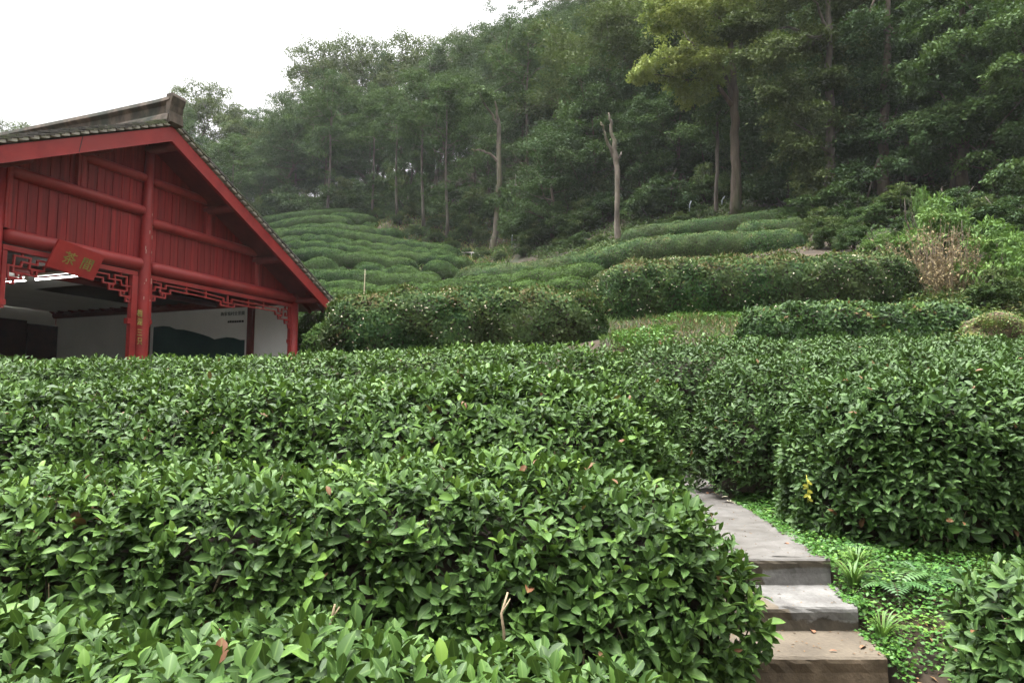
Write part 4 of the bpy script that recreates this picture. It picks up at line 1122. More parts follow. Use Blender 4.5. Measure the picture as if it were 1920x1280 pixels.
# pale dying tree with bent top branches
b3 = P(921, 476, 52); b3[2] = gz(b3[0], b3[1]) - .3
custom_tree('dead_tree', 'pale dying tree with a bare side branch and thin bent top', [b3, P(928, 440, 52), P(932, 390, 52), P(936, 340, 52), P(935, 290, 52), P(936, 240, 52), P(934, 222, 52), P(928, 190, 52)], [.30, .22, .19, .20, .18, .16, .12, .05],
            [([P(935, 303, 52), P(920, 290, 51.8), P(905, 284, 51.6), P(884, 280, 51.5)], .13, .05), ([P(934, 232, 52), P(920, 215, 51.8), P(905, 190, 51.7), P(896, 168, 51.6)], .11, .03), ([P(933, 280, 52), P(929, 262, 52)], .07, .03)],
            [(P(934, 378, 52), .9), (P(940, 362, 52.2), .7), (P(925, 380, 51.8), .6), (P(900, 172, 51.6), .8), (P(920, 185, 51.8), 1.0), (P(888, 200, 51.6), .8)], 'ev_mid', 'bark_dead', .2, 240)


# large near trees at the right whose crowns hang into the picture
def big_right(label, px, by, d, ty, lean, clumps, mat, r0=.26, bark='bark_grey', dens=430):
    b_ = P(px, by, d); b_[2] = gz(b_[0], b_[1]) - .2; cs = [(P(x, y, d + q), r_ / 1280 * d) for x, y, r_, q in clumps]
    top = P(px + lean, ty, d); tp = [b_ + (top - b_) * t for t in np.linspace(0, 1, 5)]
    lm = []
    for c_, r_ in cs[::2]:
        o_ = tp[2 + int(rng.integers(0, 3))] if c_[2] > tp[2][2] else tp[1]; lm.append(([o_, (o_ + c_) / 2 + np.array([0, 0, .3]), c_], .10, .02))
    custom_tree('broadleaf_tree', label, tp, np.linspace(r0, r0 * .35, 5), lm, cs, mat, bark, .165, dens)


big_right('olive-leaved tree whose drooping crown hangs to the right of the yellowing tree', 1556, 400, 31, -40, -2,
          [(1400, 60, 55, 1), (1440, 20, 60, 0), (1430, 110, 55, 0), (1460, 170, 55, -1), (1490, 230, 55, -1), (1500, 290, 50, -1), (1520, 90, 60, 1), (1540, 170, 55, 0), (1560, 30, 65, 1), (1590, 120, 60, 1), (1510, -30, 70, 0), (1600, -10, 70, 1), (1470, 90, 45, -1.5), (1520, 340, 40, -1), (1580, 230, 50, 0), (1430, -40, 60, 1)], 'ev_olive')
big_right('dark tree with bare forking limbs high up near the top right', 1655, 420, 30, -60, 12,
          [(1620, 60, 60, 0), (1660, 10, 65, 1), (1700, 90, 60, 0), (1640, 160, 55, 1), (1690, 190, 50, 0), (1720, -10, 70, 1), (1630, 270, 50, 0), (1600, 330, 48, -1), (1660, 300, 45, 1), (1580, 390, 40, -.5), (1620, 400, 36, -1)], 'ev_dark', bark='bark_dark')
big_right('tree with layered drooping sprays and twin dark trunks at the right', 1808, 400, 27, -30, -6,
          [(1740, 140, 48, -1), (1790, 105, 55, -1), (1840, 80, 55, 0), (1770, 60, 55, 0), (1830, 200, 45, -1), (1790, 225, 50, -1), (1760, 250, 42, -1), (1850, 240, 45, -1), (1880, 190, 45, 0), (1740, 30, 60, 1), (1800, -10, 60, 0), (1870, 20, 60, 1), (1890, 290, 42, -1)], 'ev_mid', r0=.24, bark='bark_dark')
big_right('tree cut by the right edge with sprays of leaves against deep shade', 1955, 440, 24, -40, 0, [(1900, 60, 50, 0), (1935, 20, 60, 0), (1910, 130, 45, -1), (1950, 100, 60, 0), (1930, 240, 50, 0), (1890, 330, 38, -1), (1930, 350, 50, 0), (1960, 180, 60, 0)], 'ev_mid', r0=.22, bark='bark_dark')
tw2 = P(1792, 405, 28); tw2[2] = gz(tw2[0], tw2[1]) - .2
custom_tree('dark_trunk_tree', 'dark slim trunk just left of the twin-trunked layered tree', [tw2, P(1788, 250, 28), P(1782, 120, 28), P(1780, 30, 28)], [.2, .17, .13, .08], [([P(1786, 200, 28), P(1760, 170, 27.6), P(1730, 160, 27.4)], .07, .02)], [(P(1735, 165, 27.4), .8), (P(1770, 40, 28), 1.2), (P(1715, 240, 27.6), .9), (P(1700, 300, 27.5), .9)], 'ev_dark', 'bark_dark', .165, 430)


# ------------------------------------------------------------------ shrubs and undergrowth
def shrub_proto(key, leafmat, seed, n_cl, n_leaf, leafL, stems=7, spread=.5, flat=.7, wr=.45, tm=T_MID, barkm='twig'):
    global rng
    keep_ = rng; rng = np.random.default_rng(seed); tk, cr = MB(), MB()
    for k in range(stems):
        a = rng.uniform(0, 6.28); limb(tk, (0, 0, 0), (math.cos(a) * spread * .6, math.sin(a) * spread * .6, rng.uniform(.5, .95)), .018, .006, 5, -.1, 4)
    for k in range(n_cl):
        a = rng.uniform(0, 6.28); r_ = spread * math.sqrt(rng.random()); h_ = (1 - (r_ / spread) ** 2 * .6) * rng.uniform(.25, .95)
        puff(cr, (math.cos(a) * r_, math.sin(a) * r_, h_), rng.uniform(.12, .24), n_leaf // n_cl, leafL, flat, wr, tm, sub=9)
    rng = keep_
    a = tk.build('stems', barkm, None, True); b_ = cr.build('foliage', leafmat, None, True, True)
    PROTO[key] = (a.data, b_.data, 1.0); bpy.data.objects.remove(a); bpy.data.objects.remove(b_)


shrub_proto('s1', 'shrub_dull', 31, 26, 9500, .055)
shrub_proto('s2', 'ev_dark', 32, 26, 9500, .055)
shrub_proto('s3', 'ev_mid', 33, 22, 9500, .055, spread=.6)
shrub_proto('s4', 'shrub_bright', 34, 26, 3400, .075, flat=.5, wr=.36)
SP = ('stems', 'foliage')


def shrub(key, label, px, by, d, hpx, wx=1.0, name='shrub', group=None, mat=None):
    q = P(px, by, d); hh = hpx / 1280 * d; g = gz(q[0], q[1]) - .08
    if key == 's4': hw = hh * wx; hh = max(hh, P(px, by - hpx, d)[2] - g); wx = min(wx, hw * 1.15 / hh)
    return place(key, name, label, 'shrub', (q[0], q[1], g), hh, group=group, wx=wx, parts=SP, crown_mat=mat)


# the overgrown corner at the right
RG = 'shrubs of the overgrown corner at right'
shrub('s4', 'tall leafy shrub with a spire of leaves above the dry tangle at right', 1745, 470, 17.5, 118, .95)
shrub('s4', 'narrow leafy spire rising out of the tall shrub above the dry tangle', 1722, 420, 17.8, 92, .45)
shrub('s4', 'bright green feathery creeper-covered shrub right of the dry tangle', 1858, 560, 14.5, 172, .72)
shrub('s4', 'bright shrub at the right edge behind the mossy boulder', 1915, 590, 13.5, 150, .75)
shrub('s1', 'low dark creeper mass under the bright feathery shrub', 1870, 600, 13, 90, 1.2)
shrub('s1', 'green and brown shrub between the dry tangle and the flowering tea block', 1668, 500, 17.5, 70, .9)
shrub('s1', 'low shrub with white-green leaves at the end of the upper tea rows', 1560, 462, 22, 60, 1.1)
shrub('s4', 'small light-green shrub just left of the dry tangle', 1642, 470, 20, 48, .9)
shrub('s1', 'round dark-leaved shrub above the flowering tea block', 1600, 462, 21, 62, 1.0, mat='ev_mid')
shrub('s2', 'dark shrub in the shade behind the tall leafy shrub', 1800, 440, 22, 90, 1.2)
shrub('s2', 'dark shrub filling the shade at the right edge', 1900, 470, 19, 110, 1.2)
# dry tangle: bare dead stems with dry leaves
q = P(1765, 572, 14.6); q[2] = gz(q[0], q[1]) - .05
t = thing('dry_shrub', 'dead straw-brown tangle of dry stems beside the flowering tea block', 'shrub', q)
mb, lf = MB(), MB()
for k in range(190):
    a = rng.uniform(0, 6.28); r_ = rng.random() ** .6 * .78; b_ = np.array([math.cos(a) * r_ * .8, math.sin(a) * r_ * .6, 0]); L = rng.uniform(.6, 1.9) * (1.1 - r_ * .5)
    tip = b_ + np.array([math.cos(a) * .35 * r_ + rng.normal() * .18 - .12, math.sin(a) * .3 * r_ + rng.normal() * .15, L]); md = (b_ + tip) / 2 + rng.normal(size=3) * .07
    mb.tube([b_, md, tip, tip + rng.normal(size=3) * .09 + np.array([0, 0, -.05])], [.007, .006, .004, .002], 4, 0, cap=False)
    n = 20; f_ = rng.random(n); p = np.where(f_[:, None] < .5, b_ + (md - b_) * f_[:, None] * 2, md + (tip - md) * (f_[:, None] * 2 - 1)) + rnd(n) * .05
    leaves(lf, p, unit(rnd(n) + np.array([0, 0, -.5])), rnd(n), rng.uniform(.05, .12, n), .025, rng.random(n) * .95, T_MID)
mb.build('dry_stems', noisy_mat('dry_stem', (.11, .085, .058), (.24, .19, .13), 12, .9, bs=0), t); lf.build('dry_leaves', 'shrub_dry', t, True, True)
# shrubs at the foot of the forest
sr = np.random.default_rng(44)
BASE = [(500, 395, 86), (540, 392, 85), (585, 388, 86), (630, 388, 85), (672, 390, 84), (712, 392, 82), (760, 405, 78), (812, 430, 73), (860, 448, 67), (892, 458, 62), (990, 475, 50), (1030, 478, 45), (1070, 478, 42),
        (1110, 472, 40), (1140, 458, 41), (1190, 445, 39), (1225, 436, 38), (1262, 428, 37.5), (1305, 420, 37), (1345, 415, 37), (1420, 405, 36), (1455, 402, 34), (1490, 405, 32), (1530, 415, 28)]
for i, (px, by, d) in enumerate(BASE):
    for k in range(2):
        kind = sr.choice(['s1', 's2', 's3'], p=[.42, .3, .28]); left = px < 900
        dd = (dm(d) + 2 if px < 1000 else d + 1.5) + k * 4.5; x_ = px + sr.normal() * 14; yb = by - k * 12
        shrub(kind, ('leafy undergrowth shrub at the forest foot above the left tea rows' if left else 'leafy undergrowth shrub at the forest foot between the bare trunks'), x_, yb, dd, sr.uniform(46, 80) * (58 / dd) ** .6, sr.uniform(1.0, 1.5),
              'undergrowth_shrub', 'undergrowth shrubs at the forest foot, ' + ('left' if left else 'middle and right'))
# scrub on the bare slope right of the hillside rows and low trees along the shaded forest foot
for i, (px, py, d) in enumerate([(705, 402, 79), (728, 412, 76), (750, 425, 73), (770, 440, 70), (792, 452, 68), (815, 458, 66), (845, 466, 63), (880, 474, 60), (905, 482, 57), (940, 486, 52), (735, 398, 80), (775, 420, 75), (820, 440, 70), (855, 455, 66)]):
    shrub(['s1', 's3', 's1'][i % 3], 'low scrub bush on the bare slope right of the hillside tea rows', px, py, dm(d), sr.uniform(16, 30), 1.5, 'scrub_bush', 'scrub bushes on the bare slope')
for i, (px, d, h) in enumerate([(1080, 47, 8), (1120, 45, 9), (1200, 43, 7), (1235, 44, 9), (1275, 42, 8), (1310, 43, 9), (1415, 40, 9), (1455, 38, 8), (1500, 36, 8), (1545, 34, 7), (1600, 33, 8), (1650, 32, 7), (1705, 31, 8), (1755, 31, 7), (1830, 29, 8), (1870, 27, 7), (1925, 26, 8), (1580, 38, 11), (1700, 36, 11), (1840, 33, 11), (1905, 31, 11), (1480, 42, 11)]):
    q = P(px, 400, d); place(['low', 'low2', 'low'][i % 3], 'understory_tree', 'low leafy tree filling the shade at the foot of the forest on the right', 'tree', (q[0], q[1], gz(q[0], q[1]) - .3), h, group='low trees at the forest foot, right', wx=1.1)
for i, (px, py, d) in enumerate([(1540, 440, 25), (1590, 436, 26), (1640, 440, 24), (1690, 440, 24), (1720, 452, 22), (1760, 440, 23), (1850, 460, 20), (1880, 440, 22), (1940, 480, 18)]):
    shrub(['s1', 's2', 's3'][i % 3], 'shaded undergrowth shrub behind the overgrown corner at right', px, py, d, sr.uniform(50, 85), 1.4, 'undergrowth_shrub', 'undergrowth shrubs behind the overgrown corner')
shrub('s3', 'round light-green young tree bush right of the pale dying tree', 985, 440, 50.5, 150, .62, 'tall_shrub')
shrub('s3', 'fresh green low bush at the foot of the dead forked trunk', 1080, 476, 38.5, 40, 1.4)
for i, (px, py, d) in enumerate([(985, 490, 43), (1030, 492, 41), (1055, 486, 41), (1100, 480, 38), (1125, 474, 37.5), (1180, 460, 34), (1205, 448, 35.5), (1240, 440, 35.5), (1275, 434, 35.5), (1320, 426, 35.3), (1410, 414, 33.5), (1450, 414, 33), (1535, 440, 26.5), (1700, 452, 20.5), (1735, 440, 20.5), (1690, 470, 18.7)]):
    shrub(['s1', 's3', 's1', 's2'][i % 4], 'knee-high scrub bush fringing the bare soil above the tea rows', px, py, d, sr.uniform(16, 34) * 36 / d, 1.5, 'scrub_bush', 'scrub bushes fringing the upper tea rows')
shrub('s1', 'low tangled bush on the slope left of the dead forked trunk', 1010, 488, 44, 48, 1.6)
# loose undergrowth over the forest floor: nobody could count it
n = 130000
X = rng.uniform(-40, 50, n); Y = 22 + 68 * rng.random(n) ** 1.25
X = np.r_[X, rng.uniform(-6, 30, 70000)]; Y = np.r_[Y, rng.uniform(25, 50, 70000)]; Zg = ground(X, Y); p = np.stack([X, Y, Zg], 1); px, py, _ = project(p)
lim = np.interp(px, [0, 490, 700, 760, 870, 960, 1060, 1150, 1180, 1300, 1500, 1540, 1700, 1920], [400, 396, 392, 402, 466, 490, 482, 466, 448, 428, 408, 455, 460, 470])
k = (py < lim + 4) & (px > 300) & (px < 1960) & (snoise(p, 5, 3) > -.7)
p = p[k]; hgt = rng.random(len(p)) ** 2 * np.where(p[:, 1] < 50, .45, 1.3); p[:, 2] += hgt
mb = MB(); N = len(p); leaves(mb, p, unit(rnd(N) + np.array([0, 0, .2])), unit(rnd(N) * .6 + np.array([0, -.2, 1])), rng.uniform(.09, .24, N), .09, np.clip(rng.random(N) * .62 + .1 * snoise(p, 4, 8), 0, 1), T_MID)
tag(mb.build('undergrowth', 'shrub_dull', None, True, True), kind='stuff')


# fallen leaves and dry grass on the banks
def patch(name, px0, px1, py0, py1, d0, d1, n, L, mat, W=.4, up=.15, hgt=.05, tint=(0, 1), tm=T_MID, cond=None):
    """scatter over the ground quad seen between these bounds; stays on the terrain"""
    a = [P(px0, py1, d0), P(px1, py1, d0), P(px1, py0, d1), P(px0, py0, d1)]
    f_, g_ = rng.random((2, n, 1)); p = (a[0] * (1 - f_) + a[1] * f_) * (1 - g_) + (a[3] * (1 - f_) + a[2] * f_) * g_
    p[:, 2] = ground(p[:, 0], p[:, 1]); px, py, _ = project(p)
    if cond is not None: p = p[cond(px, py, p)]
    N = len(p); p[:, 2] += rng.random(N) * hgt
    mb = MB(); leaves(mb, p, unit(rnd(N) * np.array([1, 1, .35]) + np.array([0, 0, up])), unit(rnd(N) * .35 + np.array([0, 0, 1])) if up < 1 else unit(rnd(N)), L * rng.uniform(.6, 1.4, N), L * W, rng.uniform(*tint, N), tm)
    return tag(mb.build(name, mat, None, True, True), kind='stuff')


patch('bank_grass', 1125, 1400, 560, 650, 10.6, 14.6, 4200, .11, 'grass', .09, 1.6, .02, (0, .7))
patch('dry_bank_stems', 1140, 1395, 590, 650, 11, 13.5, 700, .12, 'shrub_dry', .06, 1.3, .06, (0, .8))
patch('bank_creeper', 1150, 1400, 572, 640, 11.2, 14.4, 12000, .055, 'cover', .8, .1, .10, (.1, 1), cond=lambda x, y, p: snoise(p, 1.3, 4) > -.2)
patch('mossy_bank', 860, 1000, 622, 652, 11.2, 12, 1600, .05, 'grass', .5, .3, .06, (.4, .95))
patch('hillside_litter', 690, 960, 395, 480, 43, 63, 2500, .22, 'litter', .5, .2, .2)
patch('hillside_grass', 690, 960, 395, 480, 43, 63, 9000, .34, 'grass', .14, 1.4, .1, (.2, 1))
patch('terrace_litter', 1160, 1520, 405, 500, 22, 34, 6000, .13, 'litter', .5, .2, .08)
patch('terrace_grass', 1000, 1540, 405, 520, 22, 36, 3500, .2, 'grass', .12, 1.4, .04, (.2, 1))
patch('corner_weeds', 1690, 1960, 430, 640, 10.5, 22, 15000, .1, 'shrub_dull', .45, .5, .35, (0, .95))
patch('corner_dry_litter', 1690, 1930, 520, 640, 11, 15, 2600, .10, 'litter', .4, .3, .1)

# ground beside the steps
pe = lambda y: np.interp(y, [d3, d2, d1, d1 + .05, 6, 8.6], [e3[0] + .03, e2[0] + .02, e1[0] + .02, e1[0], 2.03, 2.3])
n = 46000; Y = 2.35 + 6.2 * rng.random(n) ** 1.15; X = pe(Y) + rng.random(n) * 1.7; p = np.stack([X, Y, ground(X, Y)], 1)
qx = P(1745, 1240, 2.95)
bare = np.hypot((p[:, 0] - qx[0]) / .38, (p[:, 1] - qx[1]) / .24) + .35 * snoise(p, .35, 2)
k = (bare > 1) & (snoise(p, .7, 6) + (p[:, 0] - pe(p[:, 1]) < .5) * .8 > -.85); p = p[k]; N = len(p)
edge = np.clip((p[:, 0] - pe(p[:, 1])) / .12, .1, 1)
p[:, 2] = np.maximum(p[:, 2], z1 - .25) * 0 + p[:, 2] + rng.random(N) * .075 * edge + .004
mb = MB(); leaves(mb, p, unit(rnd(N) * np.array([1, 1, .25])), unit(rnd(N) * .3 + np.array([0, -.15, 1])), rng.uniform(.013, .036, N), .02, np.clip(.45 + .22 * snoise(p, .5, 12) + rng.normal(size=N) * .22, 0, .98), T_MID)
n = 2600; Y = d3 - .02 + rng.random(n) * 3.2; X = pe(Y) + rng.uniform(-.035, .08, n) - .03 * (snoise(np.stack([Y, Y * 0, Y * 0], 1), .5, 3) > .3); p = np.stack([X, Y, Y * 0], 1)
zt = np.where(Y > d1, z1, np.where(Y > d2, z2, z3)); gq = ground(X, Y); p[:, 2] = np.where(X < pe(Y), zt + .006, gq + (zt + .02 - gq) * rng.random(n)); N = n
leaves(mb, p, unit(rnd(N) * np.array([1, 1, .3])), unit(rnd(N) * .35 + np.array([.3, -.2, 1])), rng.uniform(.012, .034, N), .019, np.clip(rng.normal(size=N) * .25 + .4, 0, .95), T_MID)
tag(mb.build('ground_cover', 'cover', None, True, True), kind='stuff')
n = 900; X = qx[0] + rng.normal(size=n) * .6; Y = qx[1] + rng.normal(size=n) * .45; k = X > pe(Y) + .05; X, Y = X[k], Y[k]; N = len(X); p = np.stack([X, Y, ground(X, Y) + .006 + rng.random(N) * .01], 1)
mb = MB(); leaves(mb, p, unit(rnd(N) * np.array([1, 1, .1])), unit(rnd(N) * .2 + np.array([0, 0, 1])), rng.uniform(.02, .055, N), .02, rng.random(N), T_MID)
tag(mb.build('leaf_litter', 'litter', None, True, True), kind='stuff')


def tuft(label, x, y, n, L, seed, droop=.5, lean=(0, 0)):
    z = gz(x, y); t = thing('grass_tuft', label, 'grass', (x, y, z)); mb = MB()
    for k in range(n):
        a = rng.uniform(0, 6.28); l_ = L * rng.uniform(.6, 1.2); o_ = np.array([math.cos(a), math.sin(a), 0]); f_ = np.linspace(0, 1, 6)[:, None]
        c_ = o_ * .03 * rng.random() + (o_ * .55 + np.array([*lean, 0])) * f_ ** 1.4 * l_ + np.array([0, 0, 1.0]) * (f_ - droop * f_ ** 2.2) * l_
        sd = np.cross(o_, (0, 0, 1)); w = .0045 * (1 - f_ ** 2 * .95)
        V = np.stack([c_ - sd * w, c_ + sd * w], 1).reshape(-1, 3); i = np.arange(5) * 2
        mb.add(V, np.stack([i, i + 1, i + 3, i + 2], 1), 0, np.tile([rng.random() * .7, 1, 0], (len(V), 1)))
    mb.build('blades', 'grass', t, True, True)


tuft('tuft of arching grass blades touching the right end of the second step', e2[0] + .10, d2 + .24, 60, .24, 1)
tuft('smaller grass tuft drooping beside the lowest visible step', e3[0] + .10, d3 + .22, 40, .2, 2, lean=(.1, -.2))
tuft('grass tuft between the top step and the ferns', e1[0] + .16, d1 + .02, 40, .22, 3)


def fern(label, x, y, n, L, z=None):
    z = gz(x, y) if z is None else z; t = thing('fern', label, 'fern', (x, y, z), group='ferns at the foot of the large rounded hedge'); mb = MB(); st_ = MB()
    for k in range(n):
        a = k * 6.28 / n + rng.normal() * .3 - 1.57 * .2; l_ = L * rng.uniform(.7, 1.15); o_ = np.array([math.cos(a), math.sin(a), 0]); m_ = 17; f_ = np.linspace(0, 1, m_)[:, None]
        c_ = o_ * f_ * l_ * .85 + np.array([0, 0, 1]) * (f_ * 1.0 - 1.05 * f_ ** 2) * l_ * .8
        st_.tube(c_[::4], np.linspace(.003, .001, len(c_[::4])), 4, cap=False)
        tg_ = unit(np.gradient(c_, axis=0)); sd = np.cross(o_, (0, 0, 1)); nr = np.cross(sd, tg_); nr *= np.sign(nr[:, 2:3] + 1e-6)
        for s_ in (1, -1):
            ln = np.sin(np.clip(f_[:, 0] * 1.05 + .12, 0, 1) * math.pi) ** .8 * l_ * .27 + .004
            leaves(mb, c_[2:], unit(sd * s_ + tg_ * .45)[2:], nr[2:], ln[2:], ln[2:] * .26 + .006, np.full(m_ - 2, rng.uniform(.2, .8)), T_MID)
    st_.build('stalks', 'twig', t); mb.build('fronds', 'fern', t, True, True)


for lab, px, py, d, n, L in (('fern with broad fronds nearest the steps, under the large hedge', 1668, 1080, 3.8, 8, .30), ('fern in the dark hollow under the middle of the large hedge', 1735, 1068, 3.9, 8, .34),
                             ('fern spreading towards the low young bush', 1800, 1066, 3.8, 8, .32), ('small fern at the right edge under the large hedge', 1880, 1060, 3.8, 8, .36), ('small fern close to the level path under the hedge corner', 1585, 1000, 4.35, 7, .26)):
    q = P(px, py, d); fern(lab, q[0], q[1], n, L)

# ------------------------------------------------------------------ small single things


def flat_leaf(name, label, cat, loc, L, W, mat, n=1, curl=.3, group=None):
    t = MB(); s_ = np.array(loc, float)
    for k in range(n):
        leaves(t, (rng.normal(size=(1, 3)) * .018 * (k > 0)) + np.array([[0, 0, .006 + .004 * k]]), unit(rnd(1) * np.array([1, 1, .1])), np.array([[.1, 0, 1.]]) + rnd(1) * .2, L, W, [.5], T_HI)
    o = t.build(name, mat, None, True, True); o.location = tuple(s_); tag(o, label, cat, group); return o


q = onz(1368, 942, z1); flat_leaf('fallen_petals', 'cream fallen petals lying far along the path', 'petals', q, .06, .045, 'petal', 4)
q = onz(1409, 956, z1); flat_leaf('fallen_petals', 'cream fallen petals by the right edge of the path', 'petals', q, .05, .045, 'petal', 3)
q = onz(1325, 926, z1); flat_leaf('fallen_leaf', 'dark curled leaf at the far end of the path', 'leaf', q, .10, .04, 'dryleaf', 2)
q = onz(1526, 1188, z3); flat_leaf('fallen_leaf', 'dark brown fallen leaf in the middle of the lower step', 'leaf', q, .06, .03, 'dryleaf', 1)
q = onz(1496, 1181, z3); flat_leaf('fallen_leaf', 'tiny pale yellow leaf at the back of the lower step', 'leaf', q, .035, .025, 'petal', 1)
q = onz(1613, 1217, z3); flat_leaf('fallen_leaf', 'thin brown leaf near the right corner of the lower step', 'leaf', q, .07, .02, 'dryleaf', 1)
q = onz(1480, 1021, z1); flat_leaf('fallen_leaf', 'small brown leaf on the near half of the level path', 'leaf', q, .05, .02, 'dryleaf', 1)
q = onz(1570, 1222, z3); flat_leaf('fallen_leaf', 'small tan leaf scrap left of the thin brown leaf on the lower step', 'leaf', q, .035, .015, 'dryleaf', 1)
# crumbs of soil, bud scales and leaf bits washed onto the concrete
n = 420; Y = d3 + .03 + rng.random(n) ** 1.4 * 4.2; zt = np.where(Y > d1, z1, np.where(Y > d2, z2, z3)); xr2 = np.interp(Y, [d3, d2, d1, d1 + .05, 8.6], [e3[0], e2[0], e1[0], e1[0], 2.28]); near = rng.random(n)
X = xr2 - .03 - near ** 2 * 1.0; p = np.stack([X, Y, zt + .004], 1)
mb = MB(); leaves(mb, p, unit(rnd(n) * np.array([1, 1, .05])), unit(rnd(n) * .15 + np.array([0, 0, 1])), rng.uniform(.006, .026, n), .007, rng.random(n), T_MID); tag(mb.build('path_litter', 'litter', None, True, True), kind='stuff')
# yellow leaves caught in the hedge corner over the path
q = P(1514, 918, 4.2); t = MB()
for k in range(4): leaves(t, np.array([[0, 0, -.03 * k + .06]]), unit(rnd(1) + np.array([[0, 0, -.6]])), np.array([[0, -1., .3]]), .035, .018, [.5], T_HI)
t.tube([(0, .01, .09), (.004, 0, .03), (0, 0, -.03), (.003, .005, -.075)], .003, 5)
for k in range(5): leaves(t, np.array([[0, 0, -.025 * k + .05]]), unit(np.array([[(-1) ** k * .8, -.3, -.5]])), np.array([[0, -1., .3]]), .035, .018, [.5], T_HI)
o = t.build('yellow_leaf_spray', 'yellowleaf', None, True, True); o.location = tuple(q); tag(o, 'yellow leaf spray caught on the corner of the large hedge over the path', 'leaf')
# dead twigs on the bare soil
for lab, a, b_ in (('pale dead twig lying across the bare soil', (1685, 1248, 2.9), (1790, 1222, 3.0)), ('lower pale dead twig on the bare soil', (1725, 1240, 2.92), (1800, 1258, 2.88))):
    a, b_ = P(*a), P(*b_); a[2] = gz(a[0], a[1]) + .02; b_[2] = gz(b_[0], b_[1]) + .03; m_ = (a + b_) / 2 + np.array([0, .02, .012])
    mb = MB(); mb.tube([a - m_, (0, 0, 0), b_ - m_], [.004, .006, .003], 6); o = mb.build('dead_twig', 'twig_pale', None, True); o.location = tuple(m_); tag(o, lab, 'twig')
# bare cut stems poking out of the nearest rows
for lab, a, b_, c_ in (('pale bare cut stem standing in front of the second hedge right of centre', (945, 1185, 2.45), (940, 1150, 2.45), (952, 1110, 2.5)), ('short pale cut stem above the nearest hedge left of centre', (618, 1185, 2.3), (622, 1160, 2.3), (628, 1132, 2.3))):
    a, b_, c_ = P(*a), P(*b_), P(*c_); dn = a + (np.array([0, .06, -.28]) if a[0] < .5 else np.array([-.16, .03, -.07])); mb = MB(); mb.tube([dn - a, a * 0, b_ - a, c_ - a], [.006, .0055, .005, .0035], 6); mb.tube([b_ - a, (b_ + c_) / 2 - a + np.array([.02, 0, .015])], [.004, .002], 5)
    o = mb.build('bare_stem', 'twig_pale', None, True); o.location = tuple(a); tag(o, lab, 'stem')
# mossy boulder by the right edge
q = P(1878, 642, 10.6); q[2] = max(gz(q[0], q[1]), q[2] - .2)
import bmesh
bm = bmesh.new(); bmesh.ops.create_icosphere(bm, subdivisions=4, radius=1.0); V = np.array([v.co[:] for v in bm.verts]); nz_ = .14 * snoise(V, 1.3, 5) + .06 * snoise(V, .5, 6) + .02 * snoise(V, .18, 7)
for v, k in zip(bm.verts, nz_): v.co = v.co * (1 + k); v.co.x *= .68; v.co.y *= .45; v.co.z *= .40
me = bpy.data.meshes.new('boulder'); bm.to_mesh(me); bm.free(); me.materials.append(M['moss'])
for f_ in me.polygons: f_.use_smooth = True
o = bpy.data.objects.new('boulder', me); COL.objects.link(o); o.location = tuple(q + np.array([0, 0, .12])); tag(o, 'mossy brown boulder at the right edge behind the tea hedges', 'boulder')
mb = MB(); N = 6000; d_ = unit(rnd(N) + np.array([0, -.2, .5])); nz_ = .14 * snoise(d_, 1.3, 5) + .06 * snoise(d_, .5, 6); p = d_ * (1 + nz_)[:, None] * np.array([.68, .45, .40]); k = snoise(d_, .9, 11) * .5 + d_[:, 2] > .05
p = p[k]; N = len(p); leaves(mb, p, unit(rnd(N) + d_[k] * .6), unit(d_[k] + rnd(N) * .4), .035, .02, rng.uniform(.2, .95, N), T_LO); mb.build('moss', 'grass', o, True, True)
# bamboo pole among the tea rows
a, m_, b_ = P(682, 592, 16.5), P(683, 545, 16.5), P(684, 522, 16.5)
t = MB(); t.tube([a - a, (m_ - a) * .5, m_ - a, b_ - a, (b_ - a) * 1.25], [.02, .019, .017, .008, .004], 8); o = t.build('bamboo_pole', 'bamboo', None, True); o.location = tuple(a); tag(o, 'thin pale bamboo pole upright among the tea rows beyond the pavilion', 'pole')
# concrete-blue fence posts with bent tops at the forest edge
for lab, px, y0, y1, d, tp in (('pale bent-top post between the dead forked trunk and the thin stem', 1293, 415, 377, 36, 3), ('slanted pale post just right of the thin stem', 1354, 405, 368, 36.5, 5), ('small pale post right of the pale dying tree', 960, 470, 440, 47, 1)):
    a, b_ = P(px, y0, d), P(px, y1 + 8, d); c_ = P(px + tp, y1, d); a[2] = gz(a[0], a[1]) - .1
    t = MB(); t.tube([a - a, b_ - a, c_ - a], [.035, .035, .03], 8); o = t.build('fence_post', 'metal', None, True); o.location = tuple(a); tag(o, lab, 'post', 'pale posts along the forest edge')
# white pipe rails beyond the hillside rows
a, b_ = P(866, 473, 50), P(902, 474, 48.5); g0 = a.copy(); t = thing('pipe_rail', 'low white pipe rail at the right end of the hillside tea rows', 'rail', g0)
mb = MB(); mb.tube([a * 0, b_ - a], .03, 8); mb.build('rail', 'pipe', t, True)
for f_ in (.12, .5, .9):
    q = a + (b_ - a) * f_; mb = MB(); mb.tube([q - a, q - a + np.array([0, 0, -1.0])], .018, 6); mb.build('post', 'pipe', t, True)

# ------------------------------------------------------------------ light, sky, air
EL, AZ = R(78), R(-100)      # overcast: a very soft key from high up on the left
w = bpy.data.worlds.new('World'); SC.world = w; w.use_nodes = True; nt = w.node_tree; bg = nt.nodes['Background']
sk = node(nt, 'ShaderNodeTexSky'); sk.sky_type = 'NISHITA'; sk.sun_disc = False; sk.sun_elevation = EL; sk.sun_rotation = R(180) + AZ; sk.air_density = 1.0; sk.dust_density = 6.0; sk.ozone_density = 1.0
hs = node(nt, 'ShaderNodeHueSaturation'); hs.inputs['Saturation'].default_value = .0
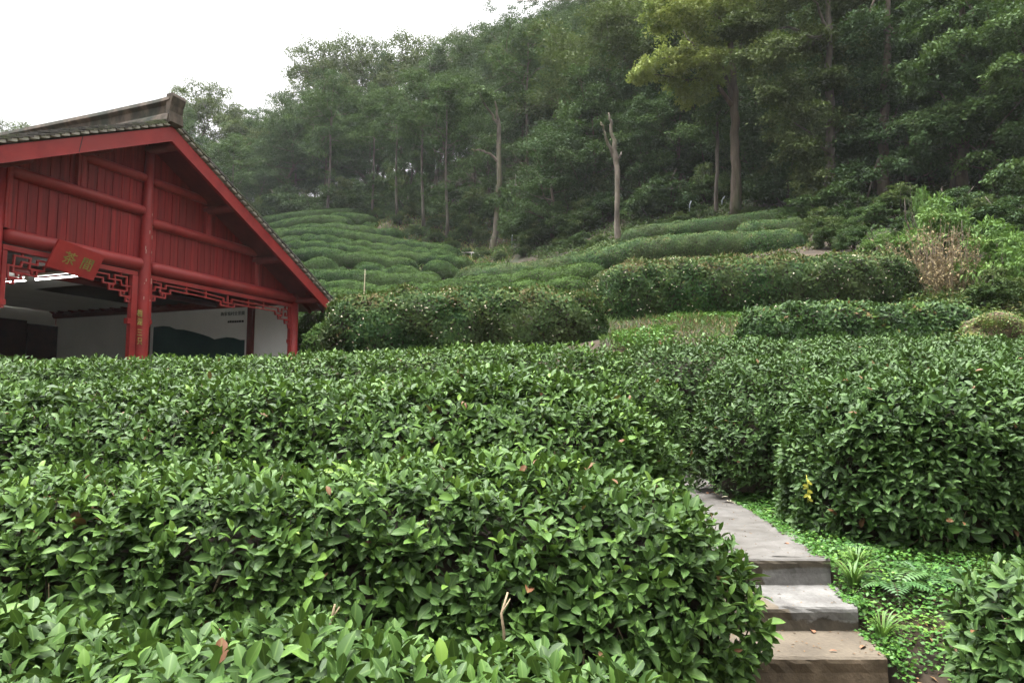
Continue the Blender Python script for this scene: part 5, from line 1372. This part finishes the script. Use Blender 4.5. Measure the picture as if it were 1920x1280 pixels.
# overcast sky with its horizon cut very dark so upright faces get less fill
tc = node(nt, 'ShaderNodeTexCoord'); sx = node(nt, 'ShaderNodeSeparateXYZ'); nt.links.new(tc.outputs['Generated'], sx.inputs[0])
mr = node(nt, 'ShaderNodeMapRange'); mr.inputs[1].default_value = 0; mr.inputs[2].default_value = 1; mr.inputs[3].default_value = .06; mr.inputs[4].default_value = 2.5; nt.links.new(sx.outputs[2], mr.inputs[0])
nt.links.new(sk.outputs[0], hs.inputs['Color']); mm = node(nt, 'ShaderNodeVectorMath', operation='SCALE'); nt.links.new(hs.outputs[0], mm.inputs[0]); nt.links.new(mr.outputs[0], mm.inputs['Scale'])
nt.links.new(mm.outputs[0], bg.inputs[0]); bg.inputs[1].default_value = .105
sd_ = bpy.data.lights.new('sun', 'SUN'); sd_.energy = 1.5; sd_.angle = R(35); sd_.color = (1, .97, .92)
so = bpy.data.objects.new('sun', sd_); COL.objects.link(so)
# direction to the sun
sdir = np.array([math.sin(AZ) * math.cos(EL) * 1.0, -math.cos(AZ) * math.cos(EL), math.sin(EL)])
from mathutils import Vector
so.rotation_euler = Vector(sdir).to_track_quat('Z', 'Y').to_euler()
sk.sun_rotation = math.atan2(sdir[0], sdir[1])
HAZE = .00026
if HAZE:
    mb = MB(); mb.box((0, 60, 38), (560, 560, 120)); o = mb.build('haze', [], None); tag(o, kind='stuff')
    m_ = bpy.data.materials.new('haze'); m_.use_nodes = True; nt = m_.node_tree; nt.nodes.remove(nt.nodes['Principled BSDF'])
    pv = node(nt, 'ShaderNodeVolumePrincipled'); pv.inputs['Density'].default_value = HAZE; pv.inputs['Color'].default_value = (.92, .96, 1.0, 1); pv.inputs['Anisotropy'].default_value = 0
    nt.links.new(pv.outputs[0], nt.nodes['Material Output'].inputs['Volume']); o.data.materials.append(m_)
vs = SC.view_settings; vs.view_transform = 'Standard'; vs.look = 'None'; vs.gamma = 1; vs.use_curve_mapping = False; vs.exposure = 1.95
cy = SC.cycles; cy.max_bounces = 6; cy.diffuse_bounces = 2; cy.glossy_bounces = 2; cy.transmission_bounces = 3; cy.volume_bounces = 1; cy.transparent_max_bounces = 4
cy.use_denoising = True
cy.sample_clamp_indirect = 6
